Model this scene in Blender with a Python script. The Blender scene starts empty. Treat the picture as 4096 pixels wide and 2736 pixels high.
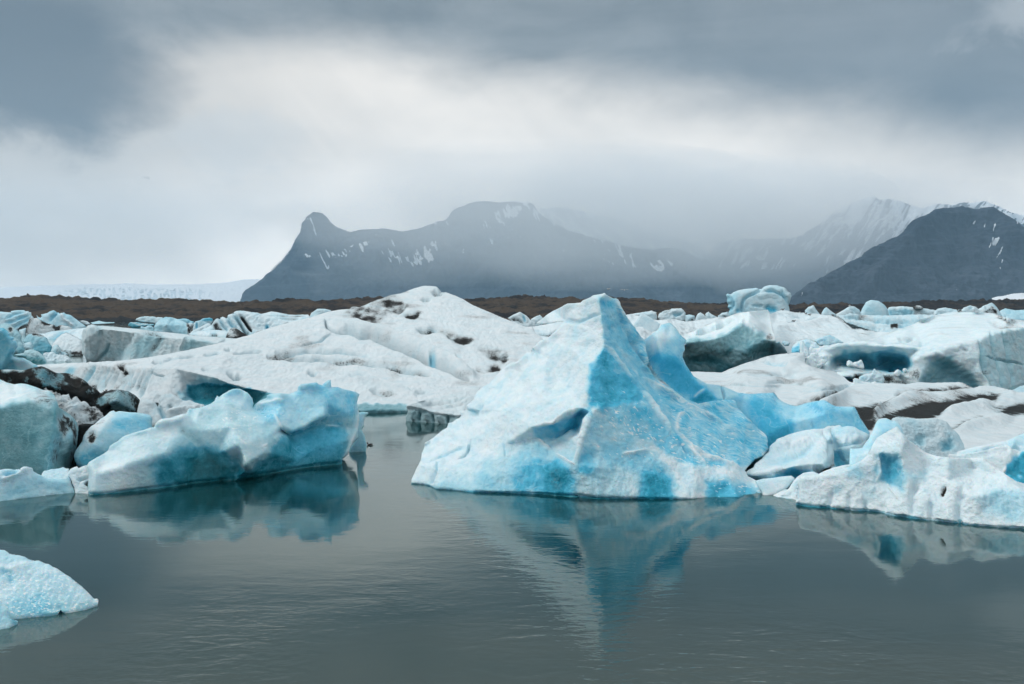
import bpy, bmesh, math, random, time
import numpy as np
from mathutils import Vector, Matrix
from mathutils.geometry import delaunay_2d_cdt

T0 = time.time()
SC = bpy.context.scene
COL = SC.collection
rng = np.random.default_rng(7)

# ------------------------------------------------------------------ camera model
H = 4.0                                   # eye height above the lagoon
FPX = 1024 * 35.0 / 36.0
YH = 315.0                                # horizon row of the photograph
PITCH = math.atan((342.0 - YH) / FPX)
CP, SP = math.cos(PITCH), math.sin(PITCH)


def rays(px, py):
    """direction with unit forward (Y) component for photograph coordinates"""
    px = np.asarray(px, float); py = np.asarray(py, float)
    u = (px - 512.0) / FPX
    v = -(py - 342.0) / FPX
    fy = CP + v * SP
    fz = -SP + v * CP
    return u / fy, fz / fy                # x/y and z/y slopes


def at(px, py, d):
    sx, sz = rays(px, py)
    return np.stack([sx * d, np.asarray(d, float) + 0 * sx, H + sz * d], -1)


def dwater(px, py):
    sx, sz = rays(px, py)
    return -H / np.minimum(sz, -1e-4)


def ywater(d):
    """row at which the water surface lies at distance d"""
    sz = -H / np.asarray(d, float)
    v = (sz * CP + SP) / (CP - sz * SP)
    return 342.0 - v * FPX


# frames of reference in which outlines were measured: (x0, y0, scale) -> 1024 x 684 coordinates
FR = {'T': (0, 0, 1.0), 'W': (0, 0, .43631), 'A': (0, 275, .11717), 'B': (250, 275, .11717), 'C': (500, 275, .11717),
      'D': (749, 275, .11717), 'E': (0, 425, .15945), 'F': (400, 375, .11717), 'G': (625, 375, .11717),
      'H': (749, 400, .11717), 'a': (0, 300, .05856), 'b': (125, 300, .05856), 'c': (612.5, 275, .07986),
      'd': (800, 287.5, .09565), 'L': (0, 375, .08529), 'K': (75, 375, .12777), 'M': (225, 187.5, .22360),
      'N': (700, 187.5, .13799)}


def F(fr, pts):
    x0, y0, s = FR[fr]
    return [(x0 + p[0] * s, y0 + p[1] * s) + tuple(p[2:]) for p in pts]


# ------------------------------------------------------------------ noise (numpy gradient noise)
_perm = rng.permutation(256)
_perm = np.concatenate([_perm, _perm, _perm]).astype(np.int64)
_g = rng.normal(size=(256, 3)); _g /= np.linalg.norm(_g, axis=1)[:, None]


def noise3(P):
    P = np.asarray(P, float)
    I = np.floor(P).astype(np.int64)
    f = P - I
    I &= 255
    w = f * f * f * (f * (f * 6 - 15) + 10)
    out = 0.0
    for dx in (0, 1):
        wx = w[..., 0] if dx else 1 - w[..., 0]
        px = _perm[I[..., 0] + dx]
        for dy in (0, 1):
            wy = w[..., 1] if dy else 1 - w[..., 1]
            py = _perm[px + I[..., 1] + dy]
            for dz in (0, 1):
                wz = w[..., 2] if dz else 1 - w[..., 2]
                g = _g[_perm[py + I[..., 2] + dz] & 255]
                dot = g[..., 0] * (f[..., 0] - dx) + g[..., 1] * (f[..., 1] - dy) + g[..., 2] * (f[..., 2] - dz)
                out = out + wx * wy * wz * dot
    return out * 1.6


def fbm(P, octv=3, gain=.5):
    a, s, out = 1.0, 1.0, 0.0
    for k in range(octv):
        out = out + a * noise3(np.asarray(P) * s + 17.3 * k)
        a *= gain; s *= 2.03
    return out


def blur(A, M, sig):
    """gaussian blur of the grid A inside the mask M"""
    if sig <= 0.05:
        return A
    r = int(max(1, math.ceil(sig * 2.6)))
    k = np.exp(-.5 * (np.arange(-r, r + 1) / sig) ** 2); k /= k.sum()
    W = M.astype(float)
    X = A * W
    for ax in (0, 1):
        pad = [(0, 0), (0, 0)]; pad[ax] = (r, r)
        Xp = np.pad(X, pad); Wp = np.pad(W, pad)
        n = X.shape[ax]
        X2 = 0; W2 = 0
        for i in range(2 * r + 1):
            sl = [slice(None)] * 2; sl[ax] = slice(i, i + n)
            X2 = X2 + k[i] * Xp[tuple(sl)]; W2 = W2 + k[i] * Wp[tuple(sl)]
        X, W = X2, W2
    return np.where(W > 1e-6, X / np.maximum(W, 1e-6), A)



def seg_dist(X, Y, pts, closed=False, want_point=False):
    P = np.array([p[:2] for p in pts], float)
    if closed:
        P = np.vstack([P, P[:1]])
    best = np.full(X.shape, 1e18); bx = np.zeros(X.shape); by = np.zeros(X.shape); bt = np.zeros(X.shape)
    L = np.hypot(*(P[1:] - P[:-1]).T); tot = max(L.sum(), 1e-9); acc = 0.0
    for i in range(len(P) - 1):
        ax, ay = P[i]; dx, dy = P[i + 1] - P[i]
        l2 = dx * dx + dy * dy
        if l2 < 1e-12:
            continue
        t = np.clip(((X - ax) * dx + (Y - ay) * dy) / l2, 0, 1)
        qx = ax + t * dx; qy = ay + t * dy
        d = (X - qx) ** 2 + (Y - qy) ** 2
        m = d < best
        best = np.where(m, d, best); bx = np.where(m, qx, bx); by = np.where(m, qy, by)
        bt = np.where(m, (acc + t * L[i]) / tot, bt)
        acc += L[i]
    if want_point:
        return np.sqrt(best), bx, by
    return np.sqrt(best), bt


def inside(X, Y, pts):
    P = np.array([p[:2] for p in pts], float)
    c = np.zeros(X.shape, bool)
    j = len(P) - 1
    for i in range(len(P)):
        xi, yi = P[i]; xj, yj = P[j]
        if yi != yj:
            m = ((yi > Y) != (yj > Y)) & (X < (xj - xi) * (Y - yi) / (yj - yi) + xi)
            c ^= m
        j = i
    return c


def tri_interp(px, py, tris, V, vals):
    """piecewise linear interpolation over a triangulation; vals (n, k)"""
    out = np.full((px.size, vals.shape[1]), np.nan)
    for t in tris:
        a, b, c = V[t[0]], V[t[1]], V[t[2]]
        x0 = min(a[0], b[0], c[0]) - 1e-6; x1 = max(a[0], b[0], c[0]) + 1e-6
        y0 = min(a[1], b[1], c[1]) - 1e-6; y1 = max(a[1], b[1], c[1]) + 1e-6
        idx = np.nonzero((px >= x0) & (px <= x1) & (py >= y0) & (py <= y1))[0]
        if not idx.size:
            continue
        den = (b[1] - c[1]) * (a[0] - c[0]) + (c[0] - b[0]) * (a[1] - c[1])
        if abs(den) < 1e-12:
            continue
        x = px[idx]; y = py[idx]
        l0 = ((b[1] - c[1]) * (x - c[0]) + (c[0] - b[0]) * (y - c[1])) / den
        l1 = ((c[1] - a[1]) * (x - c[0]) + (a[0] - c[0]) * (y - c[1])) / den
        l2 = 1 - l0 - l1
        m = (l0 >= -1e-5) & (l1 >= -1e-5) & (l2 >= -1e-5)
        k = idx[m]
        out[k] = l0[m, None] * vals[t[0]] + l1[m, None] * vals[t[1]] + l2[m, None] * vals[t[2]]
    return out


def sstep(x):
    x = np.clip(x, 0, 1)
    return x * x * (3 - 2 * x)


def mesh_from_arrays(name, V, Q, attr=None):
    me = bpy.data.meshes.new(name)
    n, m = len(V), len(Q)
    me.vertices.add(n)
    me.vertices.foreach_set('co', np.asarray(V, np.float32).ravel())
    me.loops.add(m * 4)
    me.loops.foreach_set('vertex_index', np.asarray(Q, np.int32).ravel())
    me.polygons.add(m)
    me.polygons.foreach_set('loop_start', np.arange(0, m * 4, 4, dtype=np.int32))
    me.polygons.foreach_set('use_smooth', np.ones(m, bool))
    me.update(calc_edges=True)
    me.validate()
    if attr is not None:
        A = np.ones((n, 4), np.float32); A[:, :3] = attr
        ca = me.color_attributes.new('ice', 'FLOAT_COLOR', 'POINT')
        ca.data.foreach_set('color', A.ravel())
    return me


def tag(o, label=None, cat=None, group=None, kind=None):
    if label: o['label'] = label
    if cat: o['category'] = cat
    if group: o['group'] = group
    if kind: o['kind'] = kind
    return o


NV = 0


def relief(name, outline, mat, label=None, cat='iceberg', parent=None, group=None, kind=None,
           wl=None, d0=None, lean=.5, thick=2.0, pts=(), creases=(), strokes=(), blobs=(), regs=(), vblobs=(),
           blue=.12, dirt=0., teal=0., res=1.0, rim=6.0, smooth=1.2, rimlift=1.0, noise=((22, 1.1), (9, .5), (4, .22), (2, .1)),
           flute=None, ext=7.0, zplane=None, colnoise=.12, csm=1.6, facet=None, warp=1.5, zmin=-1.2, pull=45.0, resy=None, notch=0.0, edge_noise=.5, skirt=0.0, custom=None, gate=True):
    """a solid lump of ice (or rock): outline and relief measured in the photograph, every point given its own distance, then
    closed with a back of real thickness.
      wl   water line (px, py) points; d0 number or [(px, d)] base distance when the water line is hidden
      pts / creases: (px, py, distance); strokes: (points, width px, metres, blue, dirt, teal); blobs: (cx, cy, rx, ry, angle, metres, blue, dirt, teal)
      regs: (polygon, feather px, blue, dirt, teal)"""
    global NV
    seed = (sum(ord(c) * (i + 3) for i, c in enumerate(name + (label or ''))) % 997) * 1.37
    # ---- base distance
    if wl is not None:
        wx = np.array([p[0] for p in wl]); wy = np.array([p[1] for p in wl])
        o_ = np.argsort(wx); wx, wy = wx[o_], wy[o_]
        base = lambda x: dwater(x, np.interp(x, wx, wy))
        ybase = lambda x: np.interp(x, wx, wy)
    else:
        if np.isscalar(d0):
            d0 = [(0, d0)]
        bx = np.array([p[0] for p in d0], float); bd = np.array([p[1] for p in d0], float)
        base = lambda x: np.interp(x, bx, bd)
        ybase = lambda x: ywater(base(x))

    def dfn(x, y):
        b = base(x)
        if zplane is not None:
            sx, sz = rays(x, y)
            return np.clip((zplane - H) / np.minimum(sz, -1e-3), 1, 2000)
        h = np.maximum(0, ybase(x) - y) * b / FPX
        return b + lean * h

    ol = []
    for p in outline:
        x, y = p[0], p[1]
        if wl is not None and y > ybase(x) - 1.6:
            y = max(y, ybase(x)) + ext
            p = (x, y, base(x) - skirt)
        ol.append(p)
    O = [(p[0], p[1]) for p in ol]
    # ---- control points -> triangulation
    VV = []; offs = []
    def addp(p):
        x, y = p[0], p[1]
        VV.append((x, y))
        offs.append((p[2] - float(dfn(x, y))) if len(p) > 2 and p[2] is not None else 0.0)
        return len(VV) - 1
    for p in ol: addp(p)
    n_o = len(VV)
    E = [(i, (i + 1) % n_o) for i in range(n_o)]
    for p in pts: addp(p)
    for c in creases:
        ids = [addp(p) for p in c]
        E += list(zip(ids[:-1], ids[1:]))
    # outline points without a distance of their own follow the measured points near them
    expl = np.array([i for i in range(len(VV)) if i >= n_o or (len(ol[i]) > 2 and ol[i][2] is not None)], int)
    if len(expl):
        VA = np.array(VV); OA = np.array(offs)
        for i in range(n_o):
            if len(ol[i]) > 2 and ol[i][2] is not None:
                continue
            d2 = ((VA[expl] - VA[i]) ** 2).sum(1)
            w = 1 / (d2 + .4) ** 1.5
            w0 = 1 / (pull * pull) ** 1.5
            offs[i] = float((w * OA[expl]).sum() / (w.sum() + w0))
    r = delaunay_2d_cdt([Vector(v) for v in VV], E, [], 0, 1e-4)
    cv = np.array([(v.x, v.y) for v in r[0]]); tris = [tuple(f) for f in r[2]]
    offs = np.array(offs); VV = np.array(VV)
    cvals = np.zeros((len(cv), 1))
    for i, ov in enumerate(r[3]):
        if len(ov):
            cvals[i, 0] = np.mean([offs[k] for k in ov if k < len(offs)])
        else:
            w = 1 / (np.hypot(*(VV - cv[i]).T) ** 3 + 1e-9)
            cvals[i, 0] = (w * offs).sum() / w.sum()
    # ---- grid
    xs = [p[0] for p in O]; ys = [p[1] for p in O]
    x0, x1, y0, y1 = min(xs) - res, max(xs) + res, min(ys) - res, max(ys) + res
    ry = resy or res
    gx = np.arange(x0, x1 + res, res); gy = np.arange(y0, y1 + ry, ry)
    nx, ny = len(gx), len(gy)
    X, Y = np.meshgrid(gx, gy)
    cc = inside(X[:-1, :-1] + res / 2, Y[:-1, :-1] + ry / 2, O)
    vin = np.zeros((ny, nx), bool)
    vin[:-1, :-1] |= cc; vin[1:, :-1] |= cc; vin[:-1, 1:] |= cc; vin[1:, 1:] |= cc
    allc = np.ones((ny, nx), bool)
    cp = np.pad(cc, 1)
    full = cp[:-1, :-1] & cp[1:, :-1] & cp[:-1, 1:] & cp[1:, 1:]
    bnd = vin & ~full
    ed, qx, qy = seg_dist(X, Y, O, True, True)
    near = bnd & (ed < 1.6 * res)
    X = np.where(near, qx, X); Y = np.where(near, qy, Y)
    ed = np.where(bnd, 0, ed)
    fx, fy = X[vin], Y[vin]
    off = tri_interp(fx, fy, tris, cv, cvals)[:, 0]
    bad = np.isnan(off)
    if bad.any():
        for k in np.nonzero(bad)[0]:
            j = np.argmin((VV[:, 0] - fx[k]) ** 2 + (VV[:, 1] - fy[k]) ** 2)
            off[k] = offs[j]
    D = np.zeros((ny, nx)); D[vin] = dfn(fx, fy) + off
    D = blur(D, vin, smooth / res)
    pxm = D / FPX                                   # metres per photo pixel
    # rounding over the rim (not along the water line)
    yb = ybase(X)
    aw = np.clip((yb - Y) / 6.0, 0, 1) if (wl is not None) else 1.0
    t = np.clip(ed / max(rim, 1e-3), 0, 1)
    D = D + rimlift * rim * pxm * (1 - np.sqrt(np.clip(1 - (1 - t) ** 2, 0, 1))) * aw
    if notch and wl is not None:
        # wave-cut notch at the water line
        kn = np.exp(-((yb - .6 - Y) / 1.7) ** 2) * (1 + .5 * noise3(np.stack([X / 9, 0 * X + seed, 0 * X], -1)))
        D = D + notch * kn
    # ---- features painted / pressed into the surface (metres along the normal; ice type)
    amp = np.zeros((ny, nx))
    B = np.full((ny, nx), float(blue)); Dt = np.full((ny, nx), float(dirt)); Te = np.full((ny, nx), float(teal))
    wv = np.stack([X, Y, 0 * X + seed], -1)
    WX = X + warp * (2.2 * noise3(wv / 9.0) + 1.1 * noise3(wv / 3.7 + 9))
    WY = Y + warp * (2.2 * noise3(wv / 9.0 + 31) + 1.1 * noise3(wv / 3.7 + 57))
    SX = X + .3 * warp * 2.2 * noise3(wv / 10.0); SY = Y + .3 * warp * 2.2 * noise3(wv / 10.0 + 31)
    def mixin(w, b, dd, te):
        nonlocal B, Dt, Te
        if b is not None: B = B * (1 - w) + b * w
        if dd is not None: Dt = Dt * (1 - w) + dd * w
        if te is not None: Te = Te * (1 - w) + te * w
    for g in regs:
        poly, fe = g[0], g[1]
        dd, _ = seg_dist(WX, WY, list(poly) + [poly[0]])
        sd = np.where(inside(WX, WY, poly), dd, -dd)
        w = sstep(.5 + sd / (2 * fe))
        mixin(w, *(list(g[2:]) + [None] * 3)[:3])
    for s_ in strokes:
        P, wpx, m = s_[0], s_[1], s_[2]
        dd, tt = seg_dist(SX, SY, P)
        tp = np.sqrt(np.clip(np.minimum(tt, 1 - tt) * 5 + .15, 0, 1))
        ww = wpx * (.55 + .45 * tp)
        w = np.exp(-(dd / ww) ** 2) * tp
        amp += m * w
        mixin(np.clip(w * 1.1, 0, 1), *(list(s_[3:]) + [None] * 3)[:3])
    for b_ in blobs:
        cx, cy, rx, ry, an, m = b_[:6]
        ca, sa = math.cos(math.radians(an)), math.sin(math.radians(an))
        u = ((WX - cx) * ca + (WY - cy) * sa) / rx; v = (-(WX - cx) * sa + (WY - cy) * ca) / ry
        w = np.exp(-(u * u + v * v) ** 1.25)
        amp += m * w
        mixin(np.clip(w * 1.15, 0, 1), *(list(b_[6:]) + [None] * 3)[:3])
    if notch and wl is not None:  # dark teal band painted at the water line: undercut shade plus wet, bluer ice
        kb = np.clip(np.exp(-((yb - .1 - Y) / 1.3) ** 2) * sstep(.55 + 1.3 * noise3(np.stack([X / 11, 0 * X + seed, 0 * X], -1))) + (Y > yb), 0, 1)
        B = B * (1 - .85 * kb) + 1.0 * .85 * kb; Te = Te * (1 - .85 * kb) + .8 * .85 * kb
    B, Dt, Te = blur(B, vin, csm / res * .6), blur(Dt, vin, csm / res * .6), blur(Te, vin, csm / res * .6)
    # ---- 3D positions and normals
    def pos(D_):
        sx, sz = rays(X, Y)
        return np.stack([sx * D_, D_, H + sz * D_], -1)
    Dg = np.where(vin, D, np.nan)
    # extend a little outside so gradients exist at the rim
    Df = blur(np.where(vin, D, 0), vin, 1.2)
    Dg = np.where(vin, D, np.where(np.abs(Df) > 0, Df, np.nanmean(Dg)))
    P = pos(Dg)
    du = np.gradient(P, axis=1); dv = np.gradient(P, axis=0)
    N = np.cross(dv, du); ln = np.linalg.norm(N, axis=-1, keepdims=True)
    N = N / np.maximum(ln, 1e-9)
    flip = (N[..., 1:2] > 0) & True
    # outward normal faces the camera
    toc = np.stack([-P[..., 0], -P[..., 1], H - P[..., 2]], -1)
    sgn = np.sign((N * toc).sum(-1, keepdims=True)); sgn[sgn == 0] = 1
    N = N * sgn
    dm = float(np.nanmedian(D[vin])); mpp = dm / FPX
    Pn = P + seed
    nz = 0.0
    sp_ = np.maximum(np.linalg.norm(du, axis=-1), np.linalg.norm(dv, axis=-1))
    sp_ = blur(np.where(vin, sp_, 0), vin, 1.5)
    # on surfaces seen at a grazing angle the crust is drawn out along the line of sight, like sastrugi
    ky = float(np.clip(np.median(sp_[vin]) / (res * mpp), 1, 7)) if kind != 'structure' else 1.0
    Pn = (P + seed) * np.array([1, 1 / ky, 1])
    for it in noise:
        wl_, am = it[0], it[1]
        if kind != 'structure':
            am = am * np.clip(wl_ * mpp * ky / (2.2 * sp_ + 1e-9) - .15, 0.05, 1)   # no detail finer than the mesh can carry
        st = it[2] if len(it) > 2 else 'n'
        q = Pn / (wl_ * mpp)
        if st == 'n': v = noise3(q)
        elif st == 'b': v = np.abs(noise3(q)) * 2 - .55            # billows with sharp valleys
        elif st == 'r': v = .55 - np.abs(noise3(q)) * 2            # sharp ridges
        elif st == 'v': v = noise3(q * np.array([1, 1, .16]))      # vertical flutes
        elif st == 'h': v = noise3(q * np.array([.25, 1, 1.0]))    # layers
        nz = nz + am * mpp * v
    if facet:
        fwl, fam, nrm = facet
        q = Pn / (fwl * mpp)
        # plane facets: max over random directions of shifted saws gives chipped, flat-sided bumps
        f = np.full(X.shape, -9.0)
        for k in range(6):
            dvec = _g[(int(seed * 7) + k * 37) % 256]
            dvec2 = _g[(int(seed * 5) + k * 53 + 11) % 256]
            ph = noise3(q * .7 + k * 13.1) * 1.1
            f = np.maximum(f, ph + .35 * np.abs(((q @ dvec2) * .5) % 2 - 1) * 0 )
        nz = nz + fam * mpp * (f - .55)
    ef = edge_noise + (1 - edge_noise) * np.clip(ed / (rim + 2), 0, 1)
    amp = amp + nz * ef
    P = P + N * amp[..., None]
    # ---- back of the solid
    Db = blur(np.where(vin, D, 0), vin, 5 / res) + thick * np.sqrt(np.clip(ed / max(rim * 1.6, 3), 0, 1))
    Db = np.maximum(Db, D + .25 * thick * np.clip(ed / 4, 0, 1) + 1e-3 * dm * np.clip(ed, 0, 1))
    PB = pos(Db)
    PB[..., 2] = np.minimum(PB[..., 2], P[..., 2] + .0)
    # ---- attributes
    if colnoise:
        q = Pn / (14 * mpp)
        nn = .6 * noise3(q) + .4 * noise3(q * 2.3 + 5)
        B = np.clip(B + colnoise * nn * (.35 + B), 0, 1)
        Dt = np.clip(Dt * (1 + .7 * noise3(q * 1.7 + 77)), 0, 1.2)
    if custom is not None:
        B, Dt, Te = custom(X, Y, P, B, Dt, Te)
    # ---- assemble
    idx = -np.ones((ny, nx), int); nf = int(vin.sum()); idx[vin] = np.arange(nf)
    inner = vin & ~bnd
    idb = idx.copy(); nb = int(inner.sum()); idb[inner] = nf + np.arange(nb)
    Vf = np.vstack([P[vin], PB[inner]])
    att = np.vstack([np.stack([B[vin], Dt[vin], Te[vin]], -1), np.stack([B[inner], Dt[inner], Te[inner]], -1)])
    j, i = np.nonzero(cc)
    Qf = np.stack([idx[j, i], idx[j + 1, i], idx[j + 1, i + 1], idx[j, i + 1]], -1)
    Qb = np.stack([idb[j, i], idb[j, i + 1], idb[j + 1, i + 1], idb[j + 1, i]], -1)
    same = (Qf == Qb[:, [0, 3, 2, 1]]).all(1)
    Qb = Qb[~same]
    Q = np.vstack([Qf, Qb])
    if zmin is not None and zplane is None:
        Vf[:, 2] = np.maximum(Vf[:, 2], zmin)
    ctr = np.array([Vf[:, 0].mean(), Vf[:nf, 1].mean(), 0.0])
    if parent is not None and 'ctr' in parent:
        ctr = np.array(list(parent['ctr']))
    me = mesh_from_arrays(name, Vf - ctr, Q, att)
    me.materials.append(mat)
    o = bpy.data.objects.new(name, me); COL.objects.link(o)
    if parent is not None:
        o.parent = parent
    else:
        o.location = ctr
        tag(o, label, cat, group, kind)
        if kind == 'structure' and 'category' in o: del o['category']
    if parent is not None and label: o['label'] = label
    NV += len(Vf)
    return o


def root(name, label, cat, ctr, group=None):
    e = bpy.data.objects.new(name, None); COL.objects.link(e)
    e.location = ctr; e.empty_display_size = .5
    tag(e, label, cat, group)
    e['ctr'] = tuple(ctr)
    return e

# ------------------------------------------------------------------ materials
class NT:
    def __init__(s, name):
        s.m = bpy.data.materials.new(name); s.m.use_nodes = True
        s.t = s.m.node_tree; s.t.nodes.clear()
        s.out = s.t.nodes.new('ShaderNodeOutputMaterial')

    def n(s, typ, **kw):
        nd = s.t.nodes.new(typ)
        for k, v in kw.items():
            if k in nd.inputs: s.set(nd.inputs[k], v)
            else: setattr(nd, k, v)
        return nd

    def set(s, inp, v):
        if isinstance(v, bpy.types.NodeSocket): s.t.links.new(v, inp)
        else: inp.default_value = v

    def math(s, op, a, b=None, c=None, clamp=False):
        nd = s.t.nodes.new('ShaderNodeMath'); nd.operation = op; nd.use_clamp = clamp
        for i, v in enumerate((a, b, c)):
            if v is not None: s.set(nd.inputs[i], v)
        return nd.outputs[0]

    def noise(s, vec, scale, detail=3, rough=.5, dist=0.0, lac=2.0):
        nd = s.t.nodes.new('ShaderNodeTexNoise')
        s.set(nd.inputs['Vector'], vec)
        nd.inputs['Scale'].default_value = scale; nd.inputs['Detail'].default_value = detail
        nd.inputs['Roughness'].default_value = rough; nd.inputs['Distortion'].default_value = dist
        return nd.outputs['Fac']

    def mapr(s, v, a, b, c=0.0, d=1.0, smooth=True):
        nd = s.t.nodes.new('ShaderNodeMapRange'); nd.interpolation_type = 'SMOOTHSTEP' if smooth else 'LINEAR'
        s.set(nd.inputs['Value'], v)
        for k, x in zip(('From Min', 'From Max', 'To Min', 'To Max'), (a, b, c, d)): s.set(nd.inputs[k], x)
        return nd.outputs[0]

    def mix(s, f, a, b, mode='MIX'):
        nd = s.t.nodes.new('ShaderNodeMix'); nd.data_type = 'RGBA'; nd.blend_type = mode
        s.set(nd.inputs[0], f)
        for i, v in ((6, a), (7, b)):
            if isinstance(v, bpy.types.NodeSocket): s.t.links.new(v, nd.inputs[i])
            else: nd.inputs[i].default_value = (*v, 1)
        return nd.outputs[2]

    def ramp(s, fac, stops, interp='LINEAR'):
        nd = s.t.nodes.new('ShaderNodeValToRGB'); s.set(nd.inputs[0], fac)
        cr = nd.color_ramp; cr.interpolation = interp
        while len(cr.elements) < len(stops): cr.elements.new(.5)
        for e, (p, c) in zip(cr.elements, stops):
            e.position = p; e.color = (*c, 1) if len(c) == 3 else c
        return nd.outputs[0]

    def vscale(s, vec, sc):
        nd = s.t.nodes.new('ShaderNodeVectorMath'); nd.operation = 'MULTIPLY'
        s.set(nd.inputs[0], vec); nd.inputs[1].default_value = sc
        return nd.outputs[0]


def make_ice(name, bump=1.0, grain=1.0, sss=.0, wet=0.0, scale=1.0, sscale=.25):
    N = NT(name)
    at_ = N.n('ShaderNodeAttribute', attribute_name='ice')
    sp = N.n('ShaderNodeSeparateColor'); N.set(sp.inputs[0], at_.outputs['Color'])
    bl, di, te = sp.outputs[0], sp.outputs[1], sp.outputs[2]
    pos = N.n('ShaderNodeNewGeometry').outputs['Position']
    n1 = N.noise(pos, 2.2 * scale, 4, .6)
    n2 = N.noise(pos, 14 * scale, 4, .65)
    n3 = N.noise(pos, 60 * scale, 2, .6)
    # clear ice is patchy: bubbles and rime break it up
    v = N.math('MULTIPLY_ADD', N.math('SUBTRACT', n1, .5), .34, bl)
    v = N.math('MULTIPLY_ADD', N.math('SUBTRACT', n2, .5), N.math('MULTIPLY_ADD', bl, .22, .10), v, clamp=True)
    # healed fractures: thin pale veins through the clear ice
    vo = N.t.nodes.new('ShaderNodeTexVoronoi'); vo.feature = 'DISTANCE_TO_EDGE'; vo.inputs['Scale'].default_value = 1.15 * scale
    wv_ = N.n('ShaderNodeTexNoise', Scale=1.7 * scale, Detail=3.0); N.set(wv_.inputs['Vector'], pos)
    ad = N.t.nodes.new('ShaderNodeVectorMath'); ad.operation = 'MULTIPLY_ADD'
    N.set(ad.inputs[0], wv_.outputs['Color']); ad.inputs[1].default_value = (.9, .9, .9); N.set(ad.inputs[2], pos)
    N.set(vo.inputs['Vector'], ad.outputs[0])
    vein = N.math('MULTIPLY', N.mapr(vo.outputs['Distance'], .028, .0), N.mapr(n1, .40, .62))
    v = N.math('SUBTRACT', v, N.math('MULTIPLY', vein, N.math('MULTIPLY', N.mapr(v, .2, .6), .14)), clamp=True)
    c1 = N.ramp(v, [(0, (.83, .89, .915)), (.12, (.71, .83, .875)), (.3, (.42, .71, .82)), (.55, (.080, .51, .73)),
                    (.8, (.006, .31, .46)), (1, (.001, .15, .22))])
    c2 = N.ramp(v, [(0, (.82, .87, .885)), (.12, (.69, .79, .805)), (.3, (.41, .60, .63)), (.55, (.16, .345, .375)),
                    (.8, (.026, .18, .20)), (1, (.006, .10, .115))])
    col = N.mix(te, c1, c2)
    # crust: grey melt-out hollows between brighter crystals, drawn out like sastrugi
    n4 = N.noise(N.vscale(pos, (1.0, .33, 1.6)), 4.2 * scale, 5, .68)
    n5 = N.noise(N.vscale(pos, (1.0, .30, 1.3)), 1.1 * scale, 3, .55)
    cr = N.math('MULTIPLY', N.mapr(n4, .47, .70), N.mapr(n5, .36, .60))
    col = N.mix(N.math('MULTIPLY', cr, .20 * (grain - .45)), col, N.mix(1.0, col, (.50, .56, .60), 'MULTIPLY'))
    # volcanic ash: coarse, granular
    g = N.math('ADD', N.math('MULTIPLY', n2, .62), N.math('MULTIPLY', n3, .38))
    tint = N.math('MULTIPLY', N.mapr(di, .02, .5), .36)      # fine silt between the grains
    col = N.mix(tint, col, (.34, .325, .305))
    dm = N.mapr(N.math('ADD', di, N.math('MULTIPLY', N.math('SUBTRACT', g, .5), 1.7)), .28, .66)
    dm = N.math('MULTIPLY', dm, N.mapr(di, .0, .2))
    ash = N.mix(n3, (.006, .006, .006), (.034, .029, .026))
    col = N.mix(N.math('MULTIPLY', dm, .97), col, ash)
    bs = N.n('ShaderNodeBsdfPrincipled')
    N.set(bs.inputs['Base Color'], col)
    rg = N.math('MULTIPLY_ADD', v, -.34 - wet * .2, .62 - wet * .2)
    N.set(bs.inputs['Roughness'], N.math('MAXIMUM', rg, .16))
    N.set(bs.inputs['Specular IOR Level'], N.math('MULTIPLY_ADD', dm, -.47, .5))
    bs.inputs['IOR'].default_value = 1.31
    if sss:
        bs.inputs['Subsurface Weight'].default_value = sss
        bs.inputs['Subsurface Radius'].default_value = (.30, .72, 1.0)
        bs.inputs['Subsurface Scale'].default_value = sscale
    h = N.math('ADD', N.math('MULTIPLY', n2, .65), N.math('MULTIPLY', n3, .30 * grain))
    h = N.math('ADD', h, N.math('MULTIPLY', n4, 1.3))
    bp = N.n('ShaderNodeBump'); N.set(bp.inputs['Height'], h)
    bp.inputs['Distance'].default_value = .055 / scale
    N.set(bp.inputs['Strength'], N.math('MULTIPLY_ADD', v, -.45 * bump, .95 * bump))
    N.set(bs.inputs['Normal'], bp.outputs[0])
    N.t.links.new(bs.outputs[0], N.out.inputs['Surface'])
    return N.m


ICE = make_ice('glacier_ice', sss=.3, sscale=.3)
ICE_SNOW = make_ice('granular_snow_ice', bump=1.25, grain=1.7, scale=.8)
ICE_CLEAR = make_ice('clear_wet_ice', bump=.6, wet=.7, sss=.5, sscale=.3)
ICE_FAR = make_ice('distant_ice', bump=1.0, scale=.3)


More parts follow.
